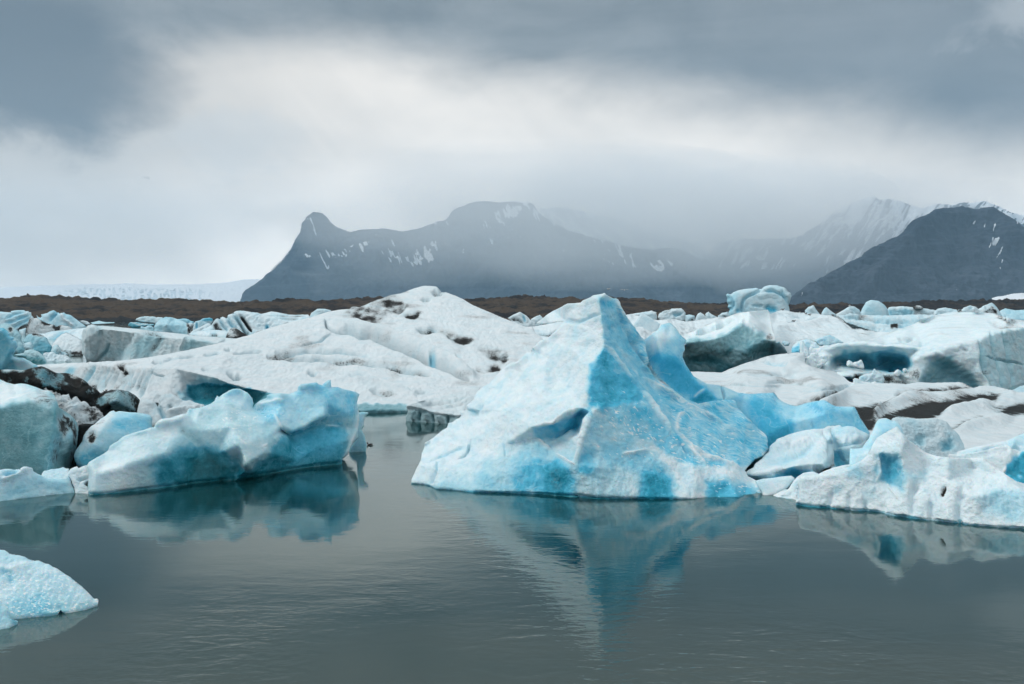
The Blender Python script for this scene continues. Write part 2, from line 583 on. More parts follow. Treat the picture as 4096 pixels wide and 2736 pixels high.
def make_rock(name, lo, hi, snow_c=(.80, .83, .86), sc=.004, tan=None):
    N = NT(name)
    at_ = N.n('ShaderNodeAttribute', attribute_name='ice')
    sp = N.n('ShaderNodeSeparateColor'); N.set(sp.inputs[0], at_.outputs['Color'])
    pos = N.n('ShaderNodeNewGeometry').outputs['Position']
    n1 = N.noise(pos, sc, 6, .62)
    n2 = N.noise(N.vscale(pos, (1, 1, 2.5)), sc * 9, 5, .65)
    c = N.mix(N.mapr(n1, .3, .7), lo, hi)
    gl_ = N.noise(N.vscale(pos, (1, 1, .22)), sc * 5, 6, .68, .6)
    c = N.mix(N.math('MULTIPLY', N.mapr(gl_, .44, .66), .75), c, tuple(x * .35 for x in lo))  # gully shading put into the rock colour as dark streaks
    st_ = N.noise(N.vscale(pos, (.25, .25, 3.0)), sc * 4, 4, .6)
    c = N.mix(N.math('MULTIPLY', N.mapr(st_, .52, .66), .6), c, tuple(x * 1.25 for x in hi))
    c = N.mix(N.math('MULTIPLY', N.mapr(n2, .45, .75), .5), c, tuple(x * .45 for x in lo))
    if tan:
        n3 = N.noise(N.vscale(pos, (1, .6, 3.0)), sc * 5, 6, .7)
        m = N.math('MULTIPLY', N.mapr(N.math('ADD', n3, N.math('MULTIPLY', sp.outputs[2], .22)), .50, .66), .8)
        c = N.mix(m, c, tan)
        bu = N.noise(pos, sc * 26, 2, .5)
        c = N.mix(N.math('MULTIPLY', N.mapr(bu, .66, .72), .8), c, (.012, .013, .010))
    c = N.mix(N.math('MULTIPLY', sp.outputs[1], .9), c, (.014, .016, .018))
    c = N.mix(N.mapr(sp.outputs[0], .35, .65), c, snow_c)
    bs = N.n('ShaderNodeBsdfPrincipled'); N.set(bs.inputs['Base Color'], c)
    bs.inputs['Roughness'].default_value = .9
    bs.inputs['Specular IOR Level'].default_value = .06
    bp = N.n('ShaderNodeBump'); N.set(bp.inputs['Height'], N.math('ADD', n1, N.math('MULTIPLY', n2, .35)))
    bp.inputs['Distance'].default_value = .12 / sc; bp.inputs['Strength'].default_value = .8
    N.set(bs.inputs['Normal'], bp.outputs[0])
    N.t.links.new(bs.outputs[0], N.out.inputs['Surface'])
    return N.m


ROCK = make_rock('basalt_mountain', (.010, .018, .032), (.055, .068, .088), sc=.004)
MORAINE = make_rock('moraine_gravel', (.010, .008, .0075), (.024, .018, .016), sc=.012, tan=(.075, .052, .032))
GLACIER = make_rock('glacier_snow', (.55, .66, .72), (.78, .82, .85), sc=.004)


def make_water():
    N = NT('lagoon_water')
    pos = N.n('ShaderNodeNewGeometry').outputs['Position']
    # gentle wind ripples in patches over an almost still surface
    patch = N.mapr(N.noise(N.vscale(pos, (1, .6, 1)), .16, 3, .55), .40, .64, .16, 1.0)
    py_ = N.n('ShaderNodeSeparateXYZ'); N.set(py_.inputs[0], pos)
    patch = N.math('MULTIPLY', patch, N.mapr(py_.outputs[1], 8.5, 15.0, 1.45, .40))     # sheltered water close to the ice is calmer
    r1 = N.noise(N.vscale(pos, (.5, 1, 1)), 3.2, 3, .5, .5)
    r2 = N.noise(N.vscale(pos, (.7, 1, 1)), 9.5, 2, .5, .3)
    sw = N.noise(N.vscale(pos, (.5, 1, 1)), .55, 2, .5)
    h = N.math('ADD', N.math('MULTIPLY', r1, .030), N.math('MULTIPLY', r2, .011))
    h = N.math('MULTIPLY_ADD', h, patch, N.math('MULTIPLY', sw, .010))
    bp = N.n('ShaderNodeBump'); N.set(bp.inputs['Height'], h)
    bp.inputs['Distance'].default_value = 1.0; bp.inputs['Strength'].default_value = .55
    # body colour goes darker teal towards the bergs, painting in their dark reflections
    refl_dark = N.mapr(N.math('MULTIPLY_ADD', N.noise(N.vscale(pos, (.5, 1, 1)), .35, 4, .6), 5.0, py_.outputs[1]), 12.8, 18.0)
    body = N.n('ShaderNodeBsdfDiffuse'); N.set(body.inputs['Color'], N.mix(refl_dark, (.078, .100, .084), (.006, .045, .047)))
    clear = N.n('ShaderNodeBsdfTransparent'); clear.inputs['Color'].default_value = (.32, .72, .72, 1)
    mb = N.n('ShaderNodeMixShader'); mb.inputs[0].default_value = .45
    N.t.links.new(body.outputs[0], mb.inputs[1]); N.t.links.new(clear.outputs[0], mb.inputs[2])
    gl = N.n('ShaderNodeBsdfGlossy'); gl.inputs['Roughness'].default_value = .05
    gl.inputs['Color'].default_value = (.93, 1.0, .99, 1)
    N.set(gl.inputs['Normal'], bp.outputs[0])
    fr = N.n('ShaderNodeFresnel'); fr.inputs['IOR'].default_value = 1.48
    N.set(fr.inputs['Normal'], bp.outputs[0])
    mx = N.n('ShaderNodeMixShader'); N.set(mx.inputs[0], fr.outputs[0])
    N.t.links.new(mb.outputs[0], mx.inputs[1]); N.t.links.new(gl.outputs[0], mx.inputs[2])
    N.t.links.new(mx.outputs[0], N.out.inputs['Surface'])
    return N.m


def make_plain(name, c, rough=.8):
    N = NT(name)
    pos = N.n('ShaderNodeNewGeometry').outputs['Position']
    n = N.noise(pos, 30, 3)
    bs = N.n('ShaderNodeBsdfPrincipled'); N.set(bs.inputs['Base Color'], N.mix(n, tuple(x * .8 for x in c), tuple(min(1, x * 1.2) for x in c)))
    bs.inputs['Roughness'].default_value = rough
    N.t.links.new(bs.outputs[0], N.out.inputs['Surface'])
    return N.m


def make_volume(name, col, dens, aniso=0.0):
    N = NT(name)
    v = N.n('ShaderNodeVolumePrincipled')
    v.inputs['Color'].default_value = (*col, 1); v.inputs['Density'].default_value = dens
    v.inputs['Anisotropy'].default_value = aniso
    N.t.links.new(v.outputs[0], N.out.inputs['Volume'])
    return N.m


def quad_sheet(name, x0, x1, y0, y1, z, mat, kind='structure'):
    bm = bmesh.new()
    vs = [bm.verts.new(p) for p in ((x0, y0, z), (x1, y0, z), (x1, y1, z), (x0, y1, z))]
    bm.faces.new(vs)
    me = bpy.data.meshes.new(name); bm.to_mesh(me); bm.free()
    me.materials.append(mat)
    o = bpy.data.objects.new(name, me); COL.objects.link(o)
    o['kind'] = kind
    return o


# ------------------------------------------------------------------ camera, light, sky
cam_d = bpy.data.cameras.new('camera'); cam = bpy.data.objects.new('camera', cam_d); COL.objects.link(cam)
cam_d.lens = 35; cam_d.sensor_width = 36; cam_d.clip_end = 60000; cam_d.clip_start = .1
cam.location = (0, 0, H); cam.rotation_euler = (math.radians(90) - PITCH, 0, 0)
SC.camera = cam
SUN_AZ, SUN_EL = -78.0, 42.0              # degrees; azimuth measured from the view direction, negative to the left
sd = bpy.data.lights.new('sun', 'SUN'); so = bpy.data.objects.new('sun', sd); COL.objects.link(so)
sd.energy = 1.6; sd.angle = math.radians(18); sd.color = (1.0, .98, .95)
ax, el = math.radians(SUN_AZ), math.radians(SUN_EL)
sv = Vector((math.sin(ax) * math.cos(el), math.cos(ax) * math.cos(el), math.sin(el)))
so.rotation_euler = (-sv).to_track_quat('-Z', 'Y').to_euler()

wd = bpy.data.worlds.new('World'); SC.world = wd; wd.use_nodes = True
W = NT.__new__(NT); W.t = wd.node_tree; W.t.nodes.clear()
wout = W.t.nodes.new('ShaderNodeOutputWorld')
sky = W.n('ShaderNodeTexSky'); sky.sky_type = 'NISHITA'; sky.sun_disc = False
sky.sun_elevation = el; sky.sun_rotation = ax
bg1 = W.n('ShaderNodeBackground', Strength=.1); W.t.links.new(sky.outputs[0], bg1.inputs[0])
tc = W.n('ShaderNodeTexCoord').outputs['Generated']
sx = W.n('ShaderNodeSeparateXYZ'); W.set(sx.inputs[0], tc)
dx, dy, dz = sx.outputs
hor = W.math('SQRT', W.math('ADD', W.math('MULTIPLY', dx, dx), W.math('MULTIPLY', dy, dy)))
el_ = W.math('DIVIDE', dz, W.math('MAXIMUM', hor, .02))                       # tangent of elevation
az_ = W.math('DIVIDE', dx, W.math('MAXIMUM', W.math('ABSOLUTE', dy), .12))    # tangent of azimuth
cx = W.n('ShaderNodeCombineXYZ'); W.set(cx.inputs[0], az_); W.set(cx.inputs[1], W.math('MULTIPLY', el_, 1.9)); W.set(cx.inputs[2], W.math('MULTIPLY', dy, .7))
cv_ = cx.outputs[0]
f1 = W.noise(cv_, 3.2, 5, .55, .35)
f2 = W.noise(cv_, 7.5, 5, .6, .3)
c2_ = W.n('ShaderNodeCombineXYZ'); W.set(c2_.inputs[0], W.math('MULTIPLY', az_, .5)); W.set(c2_.inputs[1], W.math('MULTIPLY', el_, 3.2)); c2_.inputs[2].default_value = 4.2
f3 = W.noise(c2_.outputs[0], 3.0, 4, .55, .5)
# lower edge of the dark deck: sinks towards the right
edge = W.math('MINIMUM', W.math('MULTIPLY_ADD', az_, -.16, .236), W.mapr(az_, -.42, -.22, .228, .262))
edge = W.math('MULTIPLY_ADD', W.math('SUBTRACT', f1, .5), .07, edge)
edge = W.math('MULTIPLY_ADD', W.math('SUBTRACT', f2, .5), .035, edge)
s_ = W.math('SUBTRACT', el_, edge)
deck = W.mapr(s_, -.035, .045)


def sky_blob(cx0, ce0, rx, re, k=.5):
    u = W.math('DIVIDE', W.math('ADD', W.math('SUBTRACT', az_, cx0), W.math('MULTIPLY', W.math('SUBTRACT', f1, .5), k * .55)), rx)
    v = W.math('DIVIDE', W.math('ADD', W.math('SUBTRACT', el_, ce0), W.math('MULTIPLY', W.math('SUBTRACT', f2, .5), k * .22)), re)
    r2 = W.math('ADD', W.math('MULTIPLY', u, u), W.math('MULTIPLY', v, v))
    return W.mapr(r2, 1.0, .12)


deck_c = W.mix(W.mapr(W.math('ADD', W.math('MULTIPLY', f3, .6), W.math('MULTIPLY', f2, .4)), .33, .66), (.178, .21, .235), (.335, .368, .39))
deck_c = W.mix(W.math('MULTIPLY', W.mapr(az_, -.1, .5), .45), deck_c, (.20, .245, .295))
low_c = W.mix(W.mapr(az_, -.5, -.05), (1.10, 1.05, .98), (1.82, 1.70, 1.56))
low_c = W.mix(W.math('MULTIPLY', W.mapr(az_, .1, .5), .6), low_c, (1.12, 1.06, .98))
low_c = W.mix(W.math('MULTIPLY', W.mapr(W.math('ADD', W.math('MULTIPLY', f1, .5), W.math('MULTIPLY', f3, .5)), .58, .36), .28), low_c, (.75, .80, .82))
low_c = W.mix(W.math('MULTIPLY', W.mapr(el_, .09, .0), .25), low_c, (1.2, 1.25, 1.25))
low_c = W.mix(W.mapr(el_, .03, .20), low_c, W.mix(1.0, low_c, (.62, .62, .62), 'MULTIPLY'))
c3_ = W.n('ShaderNodeCombineXYZ'); W.set(c3_.inputs[0], W.math('MULTIPLY_ADD', el_, .9, az_)); W.set(c3_.inputs[1], W.math('MULTIPLY', el_, .22)); c3_.inputs[2].default_value = 1.7
veil = W.noise(c3_.outputs[0], 9.0, 4, .6, .2)
low_c = W.mix(W.math('MULTIPLY', W.mapr(veil, .62, .34), .20), low_c, W.mix(1.0, low_c, (.62, .65, .68), 'MULTIPLY'))
cc_ = W.mix(deck, low_c, deck_c)
cc_ = W.mix(W.math('MULTIPLY', sky_blob(-.53, .225, .25, .095, .6), .92), cc_, (.145, .18, .215))
cc_ = W.mix(W.math('MULTIPLY', sky_blob(-.27, .165, .10, .035, .5), .35), cc_, (.70, .75, .78))
cc_ = W.mix(W.math('MULTIPLY', sky_blob(.50, .265, .09, .03, .4), .5), cc_, (.60, .63, .65))
# thinner, brighter cloud overhead and behind
up = W.mapr(el_, .37, .70)
cc_ = W.mix(up, cc_, (1.06, 1.10, 1.11))
bk = W.math('MULTIPLY', W.mapr(dy, .15, -.35), W.mapr(el_, -.05, .25))
cc_ = W.mix(W.math('MULTIPLY', bk, .8), cc_, (.64, .71, .75))
bg2 = W.n('ShaderNodeBackground', Strength=1.0); W.set(bg2.inputs[0], cc_)
mx_ = W.n('ShaderNodeMixShader'); mx_.inputs[0].default_value = .97
W.t.links.new(bg1.outputs[0], mx_.inputs[1]); W.t.links.new(bg2.outputs[0], mx_.inputs[2])
W.t.links.new(mx_.outputs[0], wout.inputs['Surface'])

vs = SC.view_settings
SC.display_settings.display_device = 'sRGB'
vs.view_transform = 'Standard'; vs.look = 'None'; vs.exposure = 0.03; vs.gamma = 1.0; vs.use_curve_mapping = False
SC.render.engine = 'CYCLES'
cy = SC.cycles
cy.max_bounces = 10; cy.diffuse_bounces = 3; cy.glossy_bounces = 3; cy.transmission_bounces = 2; cy.transparent_max_bounces = 6
cy.volume_bounces = 8; cy.use_denoising = True; cy.caustics_reflective = False; cy.caustics_refractive = False
cy.use_adaptive_sampling = True; cy.adaptive_threshold = .015

# ------------------------------------------------------------------ water and ground
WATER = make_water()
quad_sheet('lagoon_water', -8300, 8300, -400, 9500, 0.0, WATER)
quad_sheet('lake_bed', -8300, 8300, -400, 9500, -3.0, make_plain('lake_silt', (.035, .075, .078)))

# ------------------------------------------------------------------ mountains, glacier, moraine (terrain)


def snow_streaks(density, shear=-.6, wl=(5.5, 22), thr=.30):
    """old snow left in gullies: streaks running down the fall line"""
    def f(X, Y, P, B, Dt, Te):
        u = X + shear * Y
        q = np.stack([u / wl[0], Y / wl[1], 0 * X + 3.3], -1)
        n = .65 * noise3(q) + .35 * noise3(q * 2.6 + 9)
        big = noise3(np.stack([X / 40, Y / 18, 0 * X + 8.1], -1))
        d = density(X, Y)
        s = sstep((n + .25 * big - thr + d) / .12)
        return np.clip(s * (d > -.6), 0, 1), Dt, Te
    return f


W_ = F('W', [(548, 694), (560, 672), (580, 655), (605, 640), (625, 615), (645, 595), (665, 570), (680, 545), (694, 533), (700, 514),
             (712, 499), (726, 490), (737, 493), (747, 503), (757, 512), (772, 521), (800, 528), (840, 527), (880, 525), (920, 529), (960, 523),
             (1000, 515), (1020, 505), (1032, 492), (1045, 480), (1075, 466), (1100, 461), (1150, 459), (1180, 461), (1215, 474),
             (1235, 489), (1260, 503), (1300, 526), (1340, 537), (1400, 552), (1440, 562), (1500, 569), (1550, 567), (1590, 585),
             (1625, 601), (1650, 622), (1690, 641), (1708, 660), (1716, 700), (1716, 745), (548, 745)])


def dens_mid(X, Y):
    d = -.14 + 0 * X
    top = np.exp(-((X - 506) / 24) ** 2 - ((Y - 211) / 13) ** 2)
    band = np.exp(-((Y - 252 - .00 * (X - 400)) / 9) ** 2) * sstep((X - 300) / 20) * sstep((470 - X) / 40)
    rt = np.exp(-((Y - (205 + .42 * (X - 520))) / 6) ** 2) * sstep((X - 500) / 20)
    return d + .60 * top + .38 * band + .32 * rt - .6 * sstep((Y - 262) / 12)


relief('mountain', W_, ROCK, d0=5600, lean=1.15, thick=900, res=.8, rim=4, smooth=1.2, rimlift=.8, blue=0, ext=0, kind='structure',
       noise=((60, 13, 'n'), (26, 9, 'v'), (12, 4.6, 'v'), (5, 2.2)), zmin=None, colnoise=0,
              strokes=[(F('W', [(1215, 474), (1180, 560), (1080, 690)]), 9, 70), (F('W', [(728, 491), (690, 600), (650, 690)]), 9, 50),
                (F('W', [(1000, 515), (1000, 600), (960, 690)]), 8, 50)],
       custom=snow_streaks(dens_mid, shear=-.55, wl=(4.6, 12), thr=.34), edge_noise=.35)

W_ = F('W', [(1790, 700), (1830, 668), (1862, 650), (1900, 625), (1940, 603), (1975, 588), (2005, 570), (2040, 551), (2070, 535),
             (2100, 512), (2130, 494), (2160, 484), (2200, 477), (2240, 474), (2275, 478), (2300, 487), (2322, 502), (2347, 520),
             (2420, 560), (2520, 640), (2520, 745), (1790, 745)])


def dens_r(X, Y):
    return -.30 + .22 * np.exp(-((X - 1005) / 18) ** 2) + .05 * np.exp(-((Y - 225) / 14) ** 2)


relief('mountain', W_, ROCK, d0=3300, lean=1.25, thick=2000, res=.8, rim=4, smooth=1.2, rimlift=.8, blue=0, ext=0, kind='structure',
       noise=((60, 13, 'n'), (26, 9, 'v'), (12, 4.6, 'v'), (5, 2.3)), zmin=None, colnoise=0,
       strokes=[(F('W', [(2160, 484), (2060, 590), (1960, 690)]), 9, 45), (F('W', [(2240, 474), (2200, 560), (2160, 690)]), 8, -25)],
       custom=snow_streaks(dens_r, shear=.25, wl=(4.5, 13), thr=.36), edge_noise=.35)

W_ = F('W', [(1560, 700), (1600, 600), (1660, 556), (1740, 548), (1800, 545), (1840, 537), (1880, 515), (1910, 490), (1950, 468),
             (2000, 455), (2040, 458), (2080, 466), (2110, 474), (2150, 466), (2180, 472), (2220, 463), (2250, 460), (2285, 470),
             (2320, 487), (2400, 500), (2560, 520), (2560, 745), (1560, 745)])


def dens_b(X, Y):
    return .10 + .38 * sstep((236 - Y) / 20) - .45 * sstep((Y - 255) / 22)


relief('mountain', W_, ROCK, d0=6300, lean=1.3, thick=900, res=.8, rim=4, smooth=1.2, rimlift=.8, blue=0, ext=0, kind='structure',
       noise=((60, 13, 'n'), (26, 9, 'v'), (12, 4.6, 'v'), (5, 2.3)), zmin=None, colnoise=0,
       custom=snow_streaks(dens_b, shear=.75, wl=(4.5, 15), thr=.24), edge_noise=.35)

W_ = F('W', [(1150, 700), (1180, 520), (1240, 478), (1290, 476), (1340, 487), (1400, 500), (1450, 512), (1520, 535), (1570, 548),
             (1620, 575), (1660, 600), (1700, 640), (1700, 745), (1150, 745)])
relief('mountain', W_, ROCK, d0=6900, lean=1.0, thick=900, res=1.2, rim=9, smooth=2.0, rimlift=.8, blue=0, ext=0, kind='structure',
       noise=((60, 6, 'n'), (26, 4, 'v'), (12, 2.2, 'v')), zmin=None, colnoise=0,
       custom=snow_streaks(lambda X, Y: .32 + 0 * X, shear=-.9, wl=(4.5, 15), thr=.30), edge_noise=.35)

# ice cap flowing down behind the moraine, and a second tongue at the right
W_ = F('W', [(-80, 664), (0, 659), (90, 655), (180, 652), (280, 650), (380, 652), (460, 651), (520, 648), (560, 640), (600, 640), (600, 745), (-80, 745)])


def glac(X, Y, P, B, Dt, Te):
    m = np.exp(-((X - 135) / 70) ** 2) * sstep((Y - 286) / 5)
    n = noise3(np.stack([X / 3.2, Y / 5.0, 0 * X], -1))
    return np.clip(.75 - m * sstep((n + .1) / .3) * .75, 0, 1), Dt, Te


relief('glacier', W_, GLACIER, d0=6300, lean=6, thick=800, res=1.0, rim=3, smooth=1.5, blue=.7, ext=0, kind='structure',
       noise=((30, 1.2, 'n'), (6, .9, 'b'), (3, .6, 'v')), zmin=None, custom=glac)
W_ = F('D', [(2070, 197), (2120, 184), (2180, 176), (2240, 162), (2300, 156), (2347, 152), (2500, 140), (2500, 330), (2200, 330), (2100, 240)])
relief('glacier', W_, GLACIER, d0=2300, lean=5, thick=300, res=.7, rim=3, smooth=1.0, blue=.7, ext=0, kind='structure',
       noise=((10, .8, 'n'), (3, .5, 'b')), zmin=None, colnoise=.3)

W_ = F('T', [(-40, 296.5)]) + F('A', [(0, 192), (90, 198), (170, 190), (235, 170), (330, 176), (430, 180), (520, 176), (640, 186), (760, 190), (900, 194),
                                     (1000, 200), (1180, 208), (1300, 207), (1480, 206), (1620, 208), (1780, 215), (1950, 222), (2110, 226)]) \
    + F('B', [(0, 226), (170, 222), (230, 202), (300, 201), (400, 208), (560, 220), (780, 216), (880, 192), (940, 196), (1020, 186), (1140, 192),
              (1400, 196), (1830, 196), (2000, 192), (2150, 186), (2330, 170)]) \
    + F('C', [(150, 180), (210, 170), (300, 182), (380, 172), (450, 186), (560, 196), (720, 204), (900, 192), (1080, 190), (1220, 196), (1320, 216),
              (1460, 222), (1600, 226), (1730, 230), (1900, 234), (2100, 238)]) \
    + F('D', [(0, 250), (200, 252), (350, 252), (540, 247), (760, 242), (1000, 240), (1300, 232), (1600, 222), (1900, 212), (2347, 206), (2700, 206)]) \
    + F('T', [(1070, 330), (-40, 330)])


def mor(X, Y, P, B, Dt, Te):
    left = sstep((330 - X) / 60)
    beach = sstep((Y - 317.2) / .6) * left
    strand = np.exp(-((Y - 316.4) / .8) ** 2) * left
    Te = np.clip(.5 + .5 * noise3(np.stack([X / 60, Y / 6, 0 * X + 2], -1)) + 1.4 * strand - .25 * sstep((X - 700) / 100), 0, 2)
    return 0 * B, np.clip(beach + .35 * sstep((X - 800) / 150), 0, 1), Te


relief('moraine_hills', W_, MORAINE, wl=[(-60, 323.0), (300, 322.6), (1100, 321)], lean=16, thick=200, res=.8, rim=2.0, smooth=1.0, ext=5,
       kind='structure', noise=((50, 1.6, 'n'), (18, 2.2, 'b'), (7, 1.3, 'n'), (3, .7)), zmin=None, colnoise=0, custom=mor, edge_noise=1.0)

# ------------------------------------------------------------------ air: one box of thin haze, and cloud banks resting on the summits
HAZE_D = 8.0e-5


def box(name, x0, x1, y0, y1, z0, z1, mat, kind='stuff'):
    bm = bmesh.new()
    bmesh.ops.create_cube(bm, size=1)
    for v in bm.verts:
        v.co = Vector(((x0 + x1) / 2 + v.co.x * (x1 - x0), (y0 + y1) / 2 + v.co.y * (y1 - y0), (z0 + z1) / 2 + v.co.z * (z1 - z0)))
    me = bpy.data.meshes.new(name); bm.to_mesh(me); bm.free(); me.materials.append(mat)
    o = bpy.data.objects.new(name, me); COL.objects.link(o); o['kind'] = kind
    return o


box('haze', -8500, 8500, -500, 9600, -4.2, 1010, make_volume('haze_air', (.50, .77, 1.0), HAZE_D, .0))


def mist(px0, px1, py0, py1, dist, thick, dens, seed, sq=1.0):
    """a bank of cloud: a lens of fog, thickest in the middle and thinning to nothing at its ragged rim"""
    nx, ny = 56, 40
    U, V = np.meshgrid(np.linspace(-1, 1, nx), np.linspace(-1, 1, ny))
    q_ = np.stack([U * 2.2 + seed, V * 1.6, 0 * U], -1)
    r = np.sqrt(U ** 2 + V ** 2) * (1 + .22 * fbm(q_, 3))
    # square grid mapped to a disc-like profile
    t = np.clip(1 - r ** 2, 0, 1) ** 1.7 * (1 + .30 * fbm(q_ * 1.9 + 5, 3))
    t = np.clip(t, 0, None)
    pxs = (px0 + px1) / 2 + U * (px1 - px0) / 2; pys = (py0 + py1) / 2 + V * (py1 - py0) / 2
    sx_, sz_ = rays(pxs, pys)
    Cc = np.stack([sx_ * dist, 0 * sx_ + dist, H + sz_ * dist], -1)
    keep = t > .004
    kc = keep[:-1, :-1] & keep[1:, :-1] & keep[:-1, 1:] & keep[1:, 1:]
    for _ in range(2):                       # drop stray cells
        cp = np.pad(kc, 1); full = cp[:-1, :-1] & cp[1:, :-1] & cp[:-1, 1:] & cp[1:, 1:]
        kc &= full[:-1, :-1] | full[1:, :-1] | full[:-1, 1:] | full[1:, 1:]
    reach = np.zeros_like(kc); reach[(ny - 1) // 2, (nx - 1) // 2] = True     # keep only the connected bank
    for _ in range(160):
        rp = np.pad(reach, 1)
        reach = kc & (reach | rp[:-2, 1:-1] | rp[2:, 1:-1] | rp[1:-1, :-2] | rp[1:-1, 2:])
    kc = reach
    vin = np.zeros((ny, nx), bool)
    for a in (slice(0, -1), slice(1, None)):
        for b in (slice(0, -1), slice(1, None)): vin[a, b] |= kc
    cp = np.pad(kc, 1); full = cp[:-1, :-1] & cp[1:, :-1] & cp[:-1, 1:] & cp[1:, 1:]
    inner = vin & full
    t = np.where(inner, t, 0)
    Pf = Cc.copy(); Pf[..., 1] -= t * thick / 2
    Pb = Cc.copy(); Pb[..., 1] += t * thick / 2
    idx = -np.ones((ny, nx), int); n1 = int(vin.sum()); idx[vin] = np.arange(n1)
    idb = idx.copy(); idb[inner] = n1 + np.arange(int(inner.sum()))
    Vv = np.vstack([Pf[vin], Pb[inner]])
    j, i = np.nonzero(kc)
    Qf = np.stack([idx[j, i], idx[j + 1, i], idx[j + 1, i + 1], idx[j, i + 1]], -1)
    Qb = np.stack([idb[j, i], idb[j, i + 1], idb[j + 1, i + 1], idb[j + 1, i]], -1)
    same = (Qf == Qb[:, [0, 3, 2, 1]]).all(1)
    me = mesh_from_arrays('mist', Vv, np.vstack([Qf, Qb[~same]]))
    me.materials.append(make_volume('cloud_mist', (.995, .998, 1.0), dens, .1))
    o = bpy.data.objects.new('mist', me); COL.objects.link(o); o['kind'] = 'stuff'
    return o


mist(200, 1020, 128, 306, 4800, 1300, 1.6 / 1300, 7.3)
mist(600, 980, 150, 300, 4700, 900, 1.35 / 900, 2.2)
mist(440, 800, 150, 300, 6720, 260, 1.6 / 260, 5.1)
mist(-160, 300, 170, 298, 5300, 900, .7 / 900, 3.3)

# ================================================================== ICE
SNOWN = ((26, 1.0), (10, .6, 'b'), (4.5, .42), (2.2, .26))
SMOOTHN = ((26, 1.2), (11, .4), (4, .12), (2, .05))
ROUGHN = ((22, 1.3), (9, .9, 'b'), (4, .45, 'r'), (2, .22))
FLUTEN = ((24, 1.0), (9, 1.0, 'v'), (4, .55, 'v'), (2.2, .25))
FARN = ((14, 1.0), (6, .8, 'b'), (2.6, .45), (1.5, .22))
FARL = ((14, 1.0), (6, .9, 'v'), (2.6, .45), (1.5, .2))


def far(label, fr, pts, d, name='iceberg', cat='iceberg', mat=None, group=None, **k):
    kw = dict(res=.5, rim=3.5, smooth=.7, lean=.5, thick=d * .02, noise=FARN, mat=mat or ICE_FAR, ext=3, csm=.8, warp=.6, blue=.12)
    kw.update(k)
    return relief(name, F(fr, pts), label=label, cat=cat, d0=d, group=group, **kw)


LEFTG = 'icebergs crowded together at the left shore side'
FARG = 'small icebergs along the far water'
RIDGEG = 'small icebergs in the row along the skyline'
# ---------------------------------------------------------------- far left group
far('jagged pale blue iceberg with slanting layers at the far left edge', 'a',
    [(-90, 205), (0, 198), (90, 205), (180, 216), (190, 190), (300, 175), (410, 174), (440, 195), (492, 190), (488, 210), (532, 210), (540, 265),
     (578, 300), (540, 360), (480, 420), (400, 455), (320, 510), (330, 640), (-90, 660)], 270, blue=.22, noise=((14, 1.0), (6, 1.0, 'h'), (2.6, .5), (1.5, .2)), group=LEFTG,
    strokes=[(F('a', [(110, 320), (200, 250), (400, 200)]), 1.6, -.5, .35), (F('a', [(100, 400), (280, 340), (500, 250)]), 1.6, -.6, .38),
             (F('a', [(170, 470), (330, 420), (520, 310)]), 1.6, -.6, .35), (F('a', [(330, 500), (455, 455)]), 2, -.3, .1, .9)])
far('pale blue ridged iceberg with a small horn, below the dark beach', 'a',
    [(620, 255), (640, 277), (690, 302), (706, 285), (700, 245), (760, 232), (810, 220), (850, 195), (920, 182), (990, 205), (1022, 237), (1050, 230), (1090, 213), (1130, 240),
     (1190, 255), (1260, 300), (1330, 350), (1400, 400), (1475, 452), (1420, 520), (1250, 560), (1000, 560), (760, 480), (640, 360)], 290, blue=.26,
    noise=FARL, group=LEFTG, strokes=[(F('a', [(990, 205), (880, 290), (850, 350)]), 1.6, -.9, .42), (F('a', [(1050, 232), (1090, 330), (1260, 440)]), 1.6, .5, .12)])
far('grey ash-streaked wedge of ice in front of the pale blue ridge', 'a',
    [(470, 450), (520, 310), (542, 300), (568, 312), (622, 305), (720, 350), (790, 385), (850, 400), (930, 420), (980, 440), (1060, 425), (1160, 440), (1240, 485),
     (1200, 560), (1010, 640), (800, 680), (640, 690), (440, 690), (436, 590)], 205, dirt=.30, blue=.12, group=LEFTG, noise=FARL,
    strokes=[(F('a', [(700, 350), (790, 395), (870, 405)]), 2.0, -.2, .1, 1.0), (F('a', [(920, 425), (960, 470), (1010, 515)]), 2.6, -.4, .1, 1.0),
             (F('a', [(530, 305), (480, 420), (450, 590)]), 1.6, .2, .1, .5)])
far('low white mound between the ash-streaked wedge and the flat-topped berg', 'a',
    [(640, 580), (780, 570), (880, 535), (1020, 515), (1200, 495), (1350, 480), (1475, 468), (1480, 560), (1440, 660), (1400, 780), (1150, 830), (900, 800), (800, 690), (740, 620)],
    165, blue=.16, lean=3, group=LEFTG, strokes=[(F('a', [(1130, 545), (1000, 590), (850, 700)]), 2.2, -.5, .45)])
far('low snowy slab between two grey boulders of ice', 'a',
    [(325, 515), (400, 490), (455, 478), (450, 560), (455, 610), (420, 720), (360, 740), (340, 640)], 205, blue=.2, group=LEFTG)
far('rounded white dome of ice with a dirty water line', 'a',
    [(888, 795), (910, 740), (960, 660), (1030, 600), (1130, 545), (1240, 600), (1340, 650), (1395, 690), (1420, 780), (1420, 938), (1200, 942), (1150, 925), (1050, 905), (950, 900)],
    99.5, blue=.10, rim=6, lean=1.2, group=LEFTG, regs=[(F('a', [(1030, 850), (1200, 880), (1400, 850), (1440, 960), (1030, 960)]), 1.5, .2, .6)],
    wl=F('a', [(800, 940), (1500, 940)]))
